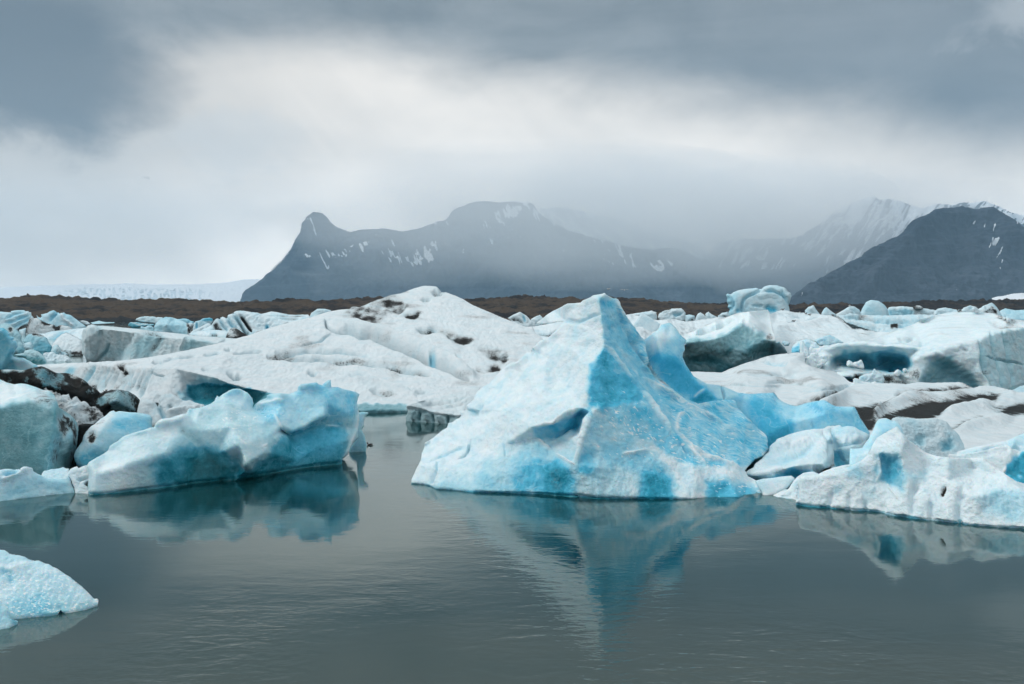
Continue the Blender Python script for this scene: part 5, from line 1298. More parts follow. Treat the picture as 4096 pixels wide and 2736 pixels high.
# wing: the thin translucent blue wall behind, part of the same berg
relief('ice_fin', F('C', [(1150, 560), (1180, 545), (1235, 552), (1300, 500), (1335, 475), (1362, 448), (1378, 422), (1410, 415), (1450, 410), (1475, 425), (1492, 442), (1512, 470), (1532, 502), (1560, 530), (1592, 560), (1572, 600), (1578, 640), (1562, 665), (1557, 700), (1575, 740), (1592, 772), (1620, 815), (1652, 862), (1690, 885), (1722, 905), (1765, 926)]) +
       F('G', [(740, 78), (830, 92), (890, 118), (960, 150), (1030, 158), (1100, 160), (1170, 152), (1268, 147), (1290, 170), (1312, 202), (1352, 230), (1402, 252), (1462, 262), (1500, 252), (1535, 240), (1602, 225), (1660, 217), (1702, 214), (1725, 225), (1752, 242), (1775, 255), (1802, 265), (1880, 267), (1958, 269), (1972, 290), (1986, 312), (2000, 345), (2012, 372), (2035, 405), (2052, 432), (2090, 490), (2080, 600), (2000, 900), (1300, 900), (1000, 800), (800, 600)]) + F('C', [(1600, 1250), (1250, 900)]),
       ICE_CLEAR, label='thin translucent blue wall trailing to the right', parent=pk, d0=[(630, 26.9), (700, 27.0), (790, 26.7), (870, 26.0)], lean=.3, thick=1.1, blue=.40, res=.65, rim=7, smooth=1.3, noise=((34, 1.3), (14, .8, 'v'), (6, .3, 'v'), (2.6, .12)), warp=1.0,
       creases=[F('C', [(1450, 412, 28.2), (1420, 540, 27.4), (1380, 700, 26.9)]), F('C', [(1250, 560, 27.6), (1350, 540, 27.2), (1440, 430, 28.0)]), F('G', [(830, 95, 27.6), (840, 200, 27.1)]), F('G', [(1300, 190, 27.6), (1270, 330, 26.9), (1240, 500, 26.5)]), F('G', [(1460, 265, 27.4), (1440, 400, 26.7)])],
       pts=F('G', [(700, 170, 27.3), (600, 190, 27.4), (1700, 330, 26.3), (1960, 400, 26.2)]),
       regs=[(F('C', [(1250, 560), (1380, 430), (1480, 430), (1500, 520), (1400, 600), (1300, 660)]), 6, .14, 0, 0), (F('C', [(1290, 680), (1420, 660), (1560, 720), (1640, 880), (1560, 960), (1460, 950), (1360, 840)]), 6, .56, 0, 0),
             (F('C', [(1420, 880), (1560, 780), (1700, 920), (1740, 960), (1620, 1050), (1480, 970)]), 4, .62, 0, 0), (F('G', [(555, 215), (600, 160), (690, 120), (800, 205), (690, 240), (600, 250)]), 2.2, .74, 0, .05),
             (F('G', [(700, 75), (830, 95), (960, 155), (940, 200), (830, 205), (720, 130)]), 4, .30, .02, .2), (F('G', [(1080, 190), (1260, 170), (1320, 300), (1300, 480), (1180, 460), (1040, 330)]), 7, .54, 0, 0),
             (F('G', [(1180, 440), (1400, 400), (1460, 480), (1240, 680)]), 6, .62, 0, .05), (F('G', [(1420, 280), (1520, 260), (1600, 380), (1580, 470), (1460, 460)]), 5, .34, .04, .15), (F('G', [(1640, 260), (1950, 290), (2050, 460), (1800, 440), (1640, 400)]), 6, .44, 0, 0)],
       strokes=[(F('G', [(825, 95), (840, 150), (850, 200)]), 1.2, -.1, .35, .25), (F('G', [(585, 190), (640, 145), (680, 125)]), 1.3, .04, .0), (F('G', [(1590, 400), (1610, 460)]), 1.2, -.03, .4, .3), (F('G', [(1500, 300), (1520, 420)]), 1.6, 0, .35, .12)])

# ---------------------------------------------------------------- blocks to the right of the peak
BG_ = 'ice blocks to the right of the peak'
relief('ice_block', F('G', [(1018, 835), (1050, 812), (1095, 790), (1110, 760), (1160, 720), (1185, 690), (1225, 655), (1235, 610), (1255, 588), (1300, 556), (1330, 540), (1390, 510), (1452, 490), (1530, 470), (1600, 460), (1660, 458), (1702, 455), (1728, 465), (1748, 482), (1765, 520), (1780, 562), (1772, 590), (1782, 660), (1784, 772), (1740, 790), (1700, 802), (1660, 840), (1600, 900), (1300, 960), (1130, 925), (1060, 890)]),
       ICE, 'tilted white slab with a turquoise underside just right of the peak', 'ice block', d0=23.6, lean=.75, thick=1.6, blue=.14, res=.65, rim=5, smooth=1.1, group=BG_, noise=((26, 1.2), (11, .8), (5, .5, 'b'), (2.4, .22)),
       creases=[F('G', [(1702, 458, 25.6), (1722, 560, 24.6), (1730, 700, 23.9), (1715, 800, 23.5)]), F('G', [(1040, 850, 23.6), (1250, 830, 23.3), (1450, 780, 23.4), (1600, 760, 23.5), (1690, 760, 23.5)])],
       pts=F('G', [(1100, 900, 23.9), (1450, 860, 24.0), (1640, 830, 24.0), (1780, 600, 24.9), (1780, 770, 24.2), (1452, 492, 25.4), (1225, 655, 24.6), (1400, 650, 24.3)]),
       regs=[(F('G', [(1240, 850), (1450, 795), (1600, 815), (1640, 830), (1640, 900), (1300, 960)]), 2.2, .58, 0, .1), (F('G', [(1030, 850), (1240, 850), (1300, 900), (1130, 930)]), 2.5, .42, .04, .5), (F('G', [(1735, 480), (1780, 570), (1784, 770), (1700, 800), (1740, 680)]), 2, .22, .05, .2)],
       strokes=[(F('G', [(1060, 845), (1200, 835), (1330, 790)]), 1.4, .04, .02), (F('G', [(1150, 760), (1300, 740), (1500, 680), (1640, 560)]), 3, -.06, .26), (F('G', [(1690, 470), (1735, 560), (1745, 700)]), 1.3, -.05, .2, .08), (F('G', [(1300, 560), (1420, 600), (1560, 540)]), 3, .06, .05)])
relief('ice_block', F('G', [(1690, 462), (1710, 448), (1735, 436), (1765, 428), (1800, 432), (1832, 428), (1852, 442), (1900, 438), (1942, 442), (1972, 452), (2002, 472), (2045, 490), (2088, 512), (2075, 545), (2062, 572), (2040, 620), (2020, 700), (1920, 800), (1780, 850), (1700, 700)]),
       ICE, 'rough-topped block cut by a step, wedged behind the tilted white slab', 'ice block', d0=24.9, lean=.8, thick=1.4, blue=.18, res=.65, rim=4, smooth=1.0, group=BG_, noise=((24, 1.2), (10, 1.0, 'b'), (5, .6, 'r'), (2.4, .25)),
       creases=[F('G', [(1785, 640, 24.9), (1850, 628, 24.9), (1920, 632, 25.0), (2010, 625, 25.2)]), F('G', [(1750, 470, 26.1), (1780, 560, 25.6), (1790, 640, 25.2)])],
       regs=[(F('G', [(1785, 645), (2020, 630), (1930, 800), (1780, 850)]), 1.6, .42, .02, .25), (F('G', [(1780, 660), (1850, 740), (1900, 790), (1780, 800)]), 2.5, .66, .0, .3)],
       strokes=[(F('G', [(1760, 470), (1775, 560), (1790, 600), (1900, 590), (2040, 560)]), 1.6, -.08, .3)])
relief('ice_block', F('H', [(857, 552), (858, 480), (862, 414), (910, 416), (966, 408), (990, 370), (1022, 330), (1040, 290), (1065, 240), (1085, 190), (1110, 160), (1142, 155), (1172, 155), (1200, 168), (1222, 180), (1245, 176), (1270, 190), (1300, 230), (1330, 320), (1300, 600), (1100, 740), (900, 700)]),
       ICE_CLEAR, 'thin pale plate of ice standing upright behind the right foreground berg', 'ice block', d0=22.0, lean=.4, thick=.7, blue=.24, res=.65, rim=5, smooth=1.0, group=BG_, noise=SMOOTHN,
       regs=[(F('H', [(1090, 200), (1180, 180), (1270, 220), (1200, 300), (1100, 300)]), 5, .34), (F('H', [(870, 430), (970, 420), (1010, 480), (900, 560)]), 5, .22)],
       creases=[F('H', [(966, 410, 22.4), (985, 480, 22.1), (960, 560, 22.0)]), F('H', [(1140, 160, 23.0), (1130, 260, 22.5), (1050, 420, 22.2)])])
relief('ice_block', F('H', [(1205, 180), (1222, 155), (1260, 144), (1300, 150), (1402, 158), (1500, 156), (1580, 154), (1640, 170), (1692, 190), (1712, 215), (1732, 242), (1765, 270), (1792, 300), (1812, 340), (1832, 372), (1842, 415), (1800, 560), (1400, 620), (1200, 500)]),
       ICE_SNOW, 'rounded mound of rough granular ice with a dimpled face, behind the right foreground berg', 'ice block', d0=23.6, lean=.7, thick=1.6, blue=.18, res=.65, rim=7, smooth=1.3, group=BG_, noise=((24, 1.3), (11, 1.1, 'b'), (5, .6, 'b'), (2.4, .25)),
       blobs=[(*F('H', [(1470, 350)])[0], 4, 3.5, 0, -.1, .4, .12, .4), (*F('H', [(1690, 390)])[0], 6, 5, 0, -.12, .45, .02, .4), (*F('H', [(1720, 330)])[0], 4, 2.5, 30, -.1, .3)])
RW = F('H', [(380, 893), (405, 896), (500, 906), (600, 914), (750, 930), (900, 948), (1080, 958), (1245, 993), (1400, 1014), (1650, 1044), (1950, 1084), (2347, 1107), (2560, 1116)])
relief('iceberg', F('H', [(403, 897), (398, 850), (404, 780), (412, 722), (440, 656), (480, 645), (520, 646), (560, 636), (602, 640), (660, 632), (720, 620), (780, 600), (850, 575), (905, 548), (960, 520), (1000, 475), (1030, 430), (1050, 388), (1072, 350), (1090, 325), (1112, 310), (1150, 285), (1190, 260), (1230, 238), (1265, 221), (1282, 240), (1300, 270), (1325, 300), (1352, 332), (1400, 368), (1442, 402), (1500, 446), (1560, 468), (1602, 480), (1700, 492), (1790, 498), (1900, 492), (2000, 500), (2080, 560), (2150, 600), (2200, 640), (2280, 690), (2347, 712), (2560, 740), (2560, 1116), (2347, 1107), (1950, 1084), (1650, 1044), (1400, 1014), (1245, 993), (1080, 958), (900, 948), (600, 914)]),
       ICE, 'big white iceberg in the right foreground rising to one smooth horn', 'iceberg', wl=RW, lean=.4, thick=2.6, blue=.10, teal=.15, res=.75, rim=5, smooth=1.4, ext=9, skirt=.10, notch=.08, group=RG,
       noise=((40, 1.6), (18, 1.4), (9, .9, 'r'), (4.5, .5, 'r'), (2.2, .25)),
       creases=[F('H', [(1265, 225, 20.9), (1275, 330, 20.6), (1300, 460, 20.3), (1330, 620, 20.1), (1350, 800, 19.8)]), F('H', [(1115, 312, 21.2), (1085, 450, 20.8), (1085, 600, 20.6), (1060, 720, 20.5)]),
                F('H', [(1450, 420, 21.0), (1600, 600, 20.1), (1700, 700, 19.7), (1680, 900, 19.3)]), F('H', [(1900, 560, 20.6), (2080, 640, 20.0), (2000, 720, 19.6), (1920, 820, 19.1), (1940, 1000, 18.9)])],
       pts=F('H', [(1200, 560, 20.75), (1220, 700, 20.45), (700, 720, 20.75), (850, 760, 20.55), (550, 740, 20.85), (2347, 800, 18.9), (2200, 760, 19.2), (1500, 700, 20.1), (2347, 730, 19.6)]),
       regs=[(F('H', [(1090, 470), (1180, 440), (1270, 480), (1310, 570), (1340, 700), (1320, 790), (1200, 720), (1090, 680), (1080, 580)]), 4.5, .46, 0, .3), (F('H', [(1120, 480), (1260, 500), (1300, 620), (1220, 690), (1110, 640)]), 5, .54, 0, .25),
             (F('H', [(840, 580), (960, 560), (980, 640), (870, 660)]), 6, .30, 0, .1), (F('H', [(720, 740), (800, 750), (800, 800), (730, 800)]), 5, .34, 0, .2), (F('H', [(1360, 620), (1500, 620), (1500, 680), (1380, 690)]), 6, .26, 0, .1),
             (F('H', [(1950, 800), (2200, 740), (2400, 780), (2560, 800), (2560, 1060), (2200, 1040), (2000, 940)]), 9, .26, 0, .1), (F('H', [(980, 780), (1080, 740), (1100, 840), (1000, 860)]), 6, .26, .03, .4)],
       strokes=[(F('H', [(1675, 740), (1655, 780), (1645, 825)]), 2.0, -.06, .2, .85), (F('H', [(410, 730), (405, 860)]), 1.2, -.06, .2, .05), (F('H', [(1180, 720), (1280, 850)]), 1.2, .04, .06), (F('H', [(1110, 470), (1120, 620), (1090, 700)]), 1.6, .05, .12),
                (F('H', [(700, 780), (690, 900)]), 3, -.10), (F('H', [(860, 800), (850, 930)]), 2.6, -.08), (F('H', [(1000, 860), (990, 950)]), 2.4, -.08, .15, .06), (F('H', [(1150, 880), (1140, 950)]), 2.5, -.08), (F('H', [(1430, 700), (1400, 800), (1390, 980)]), 4, -.12), (F('H', [(1560, 860), (1550, 1020)]), 3, -.1), (F('H', [(1820, 760), (1780, 900), (1800, 1050)]), 4, -.14, .14)])
relief('iceberg', F('H', [(1555, 458), (1640, 455), (1700, 450), (1780, 440), (1852, 420), (1930, 400), (2002, 385), (2100, 365), (2190, 345), (2222, 335), (2282, 305), (2347, 275), (2420, 250), (2560, 230), (2560, 830), (2300, 800), (2160, 640), (2080, 590), (2000, 560), (1800, 560), (1620, 520)]),
       ICE, 'white sweeping ridge with a deep blue hollow at the right edge', 'iceberg', d0=[(930, 22.6), (1000, 22.0), (1040, 21.8)], lean=1.0, thick=2, blue=.10, res=.75, rim=5, smooth=1.3, group=RG, noise=((34, 1.2), (14, .9), (6, .5, 'b'), (2.6, .2)),
       pts=F('H', [(1600, 480, 24.4), (1800, 480, 23.9), (2000, 470, 23.5), (2200, 500, 23.3), (2300, 600, 23.2), (2347, 680, 22.8), (2500, 700, 22.8), (2200, 350, 24.2), (2347, 280, 24.3)]),
       regs=[(F('H', [(2185, 560), (2260, 500), (2347, 440), (2560, 400), (2560, 830), (2347, 720), (2250, 680), (2190, 640)]), 2.5, .80, 0, .1), (F('H', [(2195, 345), (2347, 275), (2560, 230), (2560, 430), (2347, 435), (2250, 400)]), 3, .24, 0, 0)],
       strokes=[(F('H', [(1640, 500), (1900, 465), (2240, 400)]), 2.5, .06, .06), (F('H', [(2195, 350), (2245, 402), (2340, 430)]), 1.2, -.06, .25), (F('H', [(1700, 470), (1950, 440), (2180, 385)]), 1.6, -.08, .18), (F('H', [(2100, 600), (2165, 625), (2190, 570)]), 1.2, .05, .05), (F('H', [(2290, 655), (2330, 660)]), 1.2, .02, .2)])
relief('ice_chunk', F('G', [(1110, 905), (1180, 885), (1250, 880), (1340, 868), (1420, 860), (1448, 880), (1440, 905), (1400, 950), (1360, 985), (1300, 1010), (1200, 1040), (1150, 980)]),
       ICE, 'small smooth white pad of ice with a crescent at its foot, low on the water', 'ice chunk', d0=22.0, lean=1.0, thick=.8, blue=.16, res=.55, rim=4, smooth=1.0, group=BG_, noise=SMOOTHN, strokes=[(F('G', [(1165, 1010), (1200, 1030), (1260, 1030), (1310, 1018)]), 1.5, .05, .0)])
relief('ice_chunk', F('G', [(1400, 965), (1438, 900), (1470, 870), (1520, 836), (1570, 826), (1612, 824), (1652, 845), (1700, 820), (1780, 790), (1860, 770), (1930, 760), (1930, 850), (1700, 960), (1500, 1010), (1400, 1050), (1330, 1030)]),
       ICE, 'low white shelf joining the small pad to the right foreground berg', 'ice chunk', d0=21.7, lean=1.1, thick=.8, blue=.10, res=.55, rim=3.5, smooth=1.0, group=BG_, noise=((20, 1.2), (9, .8), (4, .4, 'b')))

# ---------------------------------------------------------------- low dirty floe at the right
dk = .98
RIDGES = [
    (F('d', [(830, 1285), (1000, 1225), (1130, 1170), (1280, 1135), (1450, 1120), (1650, 1112), (1830, 1090), (1990, 1085), (2120, 1100), (2220, 1135)]), 4.5, .30, .08, .08),
    (F('d', [(760, 1365), (800, 1320), (860, 1280)]), 3.4, .25, .1, .35),
    (F('d', [(250, 1180), (420, 1120), (600, 1075), (850, 1060), (1050, 1080), (1240, 1120)]), 8, .22, .07, .04),
    (F('d', [(1150, 1050), (1400, 1045), (1600, 1060), (1780, 1085)]), 4, .25, .07, .05),
    (F('d', [(2040, 1190), (2200, 1165), (2342, 1150), (2600, 1140)]), 5, .22, .07, .08), (F('d', [(1500, 1330), (1700, 1280), (1880, 1235), (2000, 1230)]), 4, .26, .07, .10),
    (F('d', [(1650, 1500), (1850, 1440), (2000, 1400), (2200, 1380)]), 4, .22, .07, .10),
    (F('d', [(0, 1215), (100, 1175), (200, 1150), (350, 1100), (480, 1060)]), 2.2, -.30, .15, .48), (F('d', [(0, 1080), (200, 1060), (400, 1055), (560, 1040)]), 1.5, -.16, .15, .12),
    (F('d', [(1000, 1150), (1200, 1120), (1300, 1125)]), 2.2, -.2, .1, .5), (F('d', [(1300, 1125), (1500, 1110), (1700, 1095), (1850, 1085)]), 1.8, -.22, .1, .65)]
DARKS = [
    (F('d', [(555, 1262), (700, 1250), (850, 1228), (990, 1190), (1120, 1168), (1220, 1150), (1140, 1195), (980, 1248), (830, 1300), (775, 1365), (660, 1395), (600, 1340)]), 4.0, .3, 1.15),
    (F('d', [(840, 1385), (900, 1335), (1050, 1290), (1200, 1235), (1400, 1215), (1600, 1195), (1750, 1165), (1900, 1135), (2080, 1140), (2180, 1150), (2050, 1205), (1850, 1220), (1750, 1262), (1550, 1310), (1350, 1362), (1150, 1362), (980, 1372), (900, 1400)]), 3.6, .3, 1.2),
    (F('d', [(650, 1400), (760, 1380), (800, 1400), (740, 1480), (690, 1470)]), 2.6, .2, .95), (F('d', [(2050, 1300), (2150, 1270), (2250, 1230), (2342, 1215), (2600, 1200), (2600, 1320), (2342, 1315), (2150, 1332)]), 3.2, .3, .95),
    (F('d', [(1590, 1470), (1680, 1420), (1830, 1370), (1900, 1362), (1840, 1430), (1650, 1495)]), 3.4, .2, .7), (F('d', [(1960, 1250), (2080, 1240), (2180, 1200), (2100, 1300), (2020, 1300)]), 2, .15, .4)]
relief('ice_floe', F('C', [(1560, 850), (1600, 826), (1700, 824), (1800, 828), (1892, 830), (1960, 800), (2062, 762), (2130, 740)]) + F('D', [(60, 725), (110, 705), (170, 690), (250, 675), (330, 668), (420, 660), (470, 680), (480, 760), (600, 800), (780, 830), (860, 920), (930, 955), (1000, 958), (1160, 956), (1300, 953), (1450, 955), (1600, 962), (1700, 968), (1800, 975), (1902, 990), (1960, 1000), (2030, 996), (2100, 997), (2160, 1005), (2215, 1030), (2347, 1040), (2640, 1050), (2640, 1560), (1840, 1560), (1300, 1600), (1000, 1560), (700, 1450), (0, 1300), (-400, 1150)]),
       ICE_SNOW, 'broad low floe with black ash lining its furrows, on the right', 'ice floe', d0=40, zplane=.34, pull=10, thick=3, blue=.06, dirt=.12, custom=grime, res=.75, resy=.45, rim=2.5, smooth=3.2, rimlift=.6, group=RG, warp=.22,
       noise=((40, 1.0), (16, .7), (7, .5), (3.4, .35), (1.8, .25)),
       pts=F('D', [(170, 692, 62), (0, 745, 60), (320, 672, 64), (420, 664, 64), (470, 720, 60), (200, 800, 56), (330, 870, 54), (600, 830, 52)]) + F('C', [(2062, 764, 61), (1892, 832, 62), (1620, 828, 62)]),
       strokes=RIDGES + [(F('D', [(330, 800), (450, 720), (470, 690)]), 4, .35, .06), (F('D', [(120, 740), (220, 760), (330, 765), (400, 740)]), 1.4, -.2, .25, .1), (F('D', [(0, 850), (220, 845), (420, 870)]), 1.4, -.14, .15, .14), (F('D', [(-300, 930), (0, 935), (300, 950)]), 1.1, -.1, .15, .22), (F('D', [(0, 905), (300, 915), (640, 950)]), 1.2, -.12, .15, .12)],
       regs=DARKS)

# ---------------------------------------------------------------- big berg with the blue hollow
relief('iceberg', F('D', [(300, 890), (360, 850), (430, 800), (500, 740), (560, 690), (640, 640), (700, 615), (760, 598), (830, 582), (920, 572), (1000, 563), (1050, 556), (1130, 512), (1225, 485), (1310, 452), (1400, 420), (1450, 395), (1500, 375), (1570, 350), (1642, 334), (1720, 318), (1800, 311), (1880, 316), (1950, 320), (2020, 322), (2080, 325), (2140, 345), (2202, 368), (2280, 380), (2347, 388), (2640, 420), (2640, 960), (2347, 945), (2235, 985), (2182, 1004), (2120, 1010), (2060, 998), (1900, 1020), (1500, 1030), (900, 1030), (820, 985), (560, 930)]),
       ICE, 'massive white iceberg with a shallow blue cave and a fluted corner at the right', 'iceberg', d0=[(775, 63), (840, 59), (880, 56), (960, 52.8), (990, 52), (1003, 52), (1024, 56), (1060, 60)], lean=.15, thick=8, blue=.13, teal=.25, dirt=.03, custom=grime, res=.75, resy=.5, rim=4, smooth=2.4, rimlift=1.2, group=RG, ext=3,
       noise=((44, 1.6), (18, 1.1), (8, .6, 'b'), (3.6, .4), (1.9, .25)),
       creases=[F('D', [(480, 780, 61.5), (640, 650, 61), (760, 612, 59.5), (830, 600, 58.6), (1000, 588, 57.0), (1150, 595, 55.8), (1300, 606, 54.8), (1500, 612, 53.9), (1700, 606, 53.3), (1850, 575, 53.4), (1950, 560, 53.6)]),
                F('D', [(1950, 560, 53.6), (2050, 490, 56.5), (2160, 470, 58.5), (2347, 440, 62), (2600, 440, 66)]), F('D', [(1950, 560, 53.6), (1985, 700, 52.8), (2030, 850, 52.3), (2065, 995, 52)]),
                F('D', [(1130, 514, 72), (1225, 487, 77), (1400, 422, 84), (1642, 336, 92), (1800, 313, 93), (2080, 327, 92), (2347, 390, 84)]),
                F('D', [(720, 700, 60.5), (860, 650, 59.2), (1050, 655, 58.2), (1250, 650, 56.8), (1370, 700, 56.0)]), F('D', [(760, 760, 61.8), (900, 780, 60.8), (1100, 800, 59.8), (1250, 810, 58.4), (1372, 780, 57.4)]),
                F('D', [(400, 860, 60), (650, 870, 57), (900, 850, 55.6), (1150, 830, 55.5), (1360, 830, 54.6)]), F('D', [(1390, 720, 53.7), (1400, 800, 53.6), (1370, 850, 53.6)]),
                F('D', [(1535, 690, 53.2), (1600, 680, 53.1), (1750, 730, 53.2), (1880, 830, 52.9), (2000, 960, 52.6)]), F('D', [(1530, 720, 53.4), (1480, 860, 53.2), (1440, 960, 53)])],
       pts=F('D', [(1000, 720, 61), (1200, 730, 60), (1340, 750, 58.6), (1700, 860, 54.3), (1850, 920, 53.6), (1600, 480, 62), (1900, 440, 66), (1300, 540, 60)]),
       regs=[(F('D', [(690, 740), (770, 680), (860, 650), (1050, 660), (1150, 645), (1300, 650), (1375, 720), (1370, 800), (1280, 815), (1050, 810), (820, 770)]), 3.5, .56, 0, .40), (F('D', [(1150, 740), (1330, 700), (1372, 760), (1330, 810), (1200, 815)]), 4, .68, 0, .35),
             (F('D', [(1535, 720), (1650, 700), (1780, 740), (1900, 850), (2020, 1000), (1460, 1000), (1500, 850)]), 4, .42, 0, .55), (F('D', [(1550, 740), (1680, 730), (1800, 780), (1600, 800)]), 4, .52, 0, .5),
             (F('D', [(330, 880), (640, 870), (880, 880), (880, 1000), (420, 930)]), 5, .34, 0, .25), (F('D', [(880, 830), (1150, 830), (1260, 850), (1220, 960), (950, 960), (900, 900)]), 2.5, .2, .42, .3), (F('D', [(1290, 820), (1440, 800), (1470, 860), (1400, 960), (1230, 960), (1260, 880)]), 2.5, .15, .32, .3),
             (F('D', [(1960, 580), (2060, 500), (2347, 450), (2640, 450), (2640, 980), (2200, 1010), (2070, 1000), (2000, 720)]), 3, .25, .03, .6)],
       strokes=[(F('D', [(1985, 690), (2000, 780), (2060, 900), (2090, 990)]), 2.4, -.35, .3, .3, .5), (F('D', [(1960, 560), (1990, 680), (2020, 800), (2080, 960)]), 1.1, -.3, .4, .15), (F('D', [(2060, 490), (2090, 600), (2130, 740), (2170, 880), (2190, 990)]), 1.4, -.35, .42, .08), (F('D', [(2170, 480), (2200, 640), (2240, 800), (2270, 960)]), 1.4, -.3, .4, .08), (F('D', [(2020, 700), (2120, 710), (2230, 740), (2347, 770)]), .9, -.2, .36),
                (F('D', [(1110, 580), (1200, 575), (1290, 560), (1380, 570)]), 1.2, -.22, .2, .34), (F('D', [(1280, 535), (1350, 545), (1420, 545)]), 1.4, -.25, .2, .16), (F('D', [(1350, 580), (1450, 590), (1540, 580)]), 1.3, -.22, .2, .2), (F('D', [(1820, 630), (1870, 650)]), 1.6, -.1, .15, .4), (F('D', [(2060, 400), (2160, 440), (2250, 420), (2340, 440)]), 2.6, -.15, .12, .32), (F('D', [(2100, 350), (2220, 390), (2300, 405)]), 1.6, -.12, .12, .5),
                (F('D', [(1560, 670), (1620, 675), (1660, 695)]), 2.0, .15, .06, .05), (F('D', [(620, 650), (800, 598), (1000, 585)]), 2, .1, .16, .08), (F('D', [(1200, 815), (1250, 812)]), 1.2, -.3, .9, 0, .2)])


def lump(label, fr, pts, d, **k):
    kw = dict(res=.4, rim=2.5, smooth=.6, lean=.6, thick=d * .012, noise=((8, 1.2, 'b'), (4, .7, 'b'), (2, .3)), ext=2, csm=.7, warp=.5, blue=.10)
    mat = k.pop('mat', ICE); kw.update(k)
    return relief('ice_chunk', F(fr, pts), mat, label, 'ice chunk', d0=d, group='loose ice lumps lying on the bigger bergs', **kw)


lump('bone-shaped lump of snow on the sill of the blue cave', 'D', [(828, 770), (835, 738), (852, 726), (872, 733), (890, 748), (925, 742), (945, 730), (958, 724), (972, 745), (984, 785), (980, 806), (940, 800), (890, 785), (845, 780)], 55)
lump('small round snowball at the right end of the blue cave', 'D', [(1236, 845), (1245, 820), (1272, 806), (1298, 820), (1304, 842), (1285, 868), (1250, 868)], 53.5)
lump('smaller snowball tucked above the round one', 'D', [(1306, 815), (1315, 798), (1335, 793), (1352, 803), (1350, 825), (1320, 832)], 54)
lump('pale finger of ice standing on the dirty ledge under the cave', 'D', [(940, 870), (990, 845), (1050, 835), (1062, 800), (1075, 795), (1100, 820), (1140, 850), (1160, 890), (1140, 950), (1000, 950), (930, 900)], 52.8, blue=.2, dirt=.12)
lump('heap of snowy lumps at the edge of the low floe, below the cave', 'D', [(838, 965), (868, 940), (890, 925), (885, 890), (903, 878), (930, 888), (962, 904), (1000, 910), (1040, 918), (1075, 908), (1105, 925), (1128, 955), (1120, 985), (850, 990)], 49)
lump('knobbly white pillar of melting snow left of the cave', 'D', [(440, 800), (470, 745), (500, 700), (530, 668), (565, 655), (590, 668), (598, 688), (640, 680), (675, 690), (672, 730), (640, 770), (580, 800), (540, 830), (470, 830)], 57.5, dirt=.05)
lump('thin white spike of ice with a rounded tip', 'D', [(432, 670), (436, 600), (442, 572), (455, 562), (468, 572), (480, 605), (502, 630), (510, 670), (500, 700), (440, 700)], 64)
lump('string of small snow lumps beside the white spike', 'D', [(500, 670), (508, 630), (530, 612), (560, 625), (600, 620), (640, 598), (680, 600), (760, 580), (800, 582), (760, 610), (680, 640), (620, 690), (520, 700)], 64.5)
lump('bluish block with a shaded left face behind the white spike', 'D', [(362, 668), (364, 610), (400, 570), (440, 550), (490, 540), (530, 548), (570, 572), (602, 612), (580, 660), (500, 690), (400, 690)], 67, blue=.2,
     regs=[(F('D', [(362, 620), (420, 590), (436, 600), (436, 690), (362, 690)]), 1, .5)], creases=[F('D', [(420, 570, 67), (438, 620, 65.5), (438, 690, 65.5)])])  # left face coloured deeper blue to stand for its shade
lump('pale turquoise tilted slab on the snow slope', 'D', [(552, 560), (600, 535), (650, 520), (692, 510), (740, 535), (770, 555), (806, 582), (740, 600), (640, 610), (600, 604)], 69, blue=.24, noise=ROUGHN)
lump('little square of pale ice beside the green wall', 'D', [(280, 580), (290, 562), (330, 566), (352, 580), (340, 605), (300, 605)], 72, blue=.25)

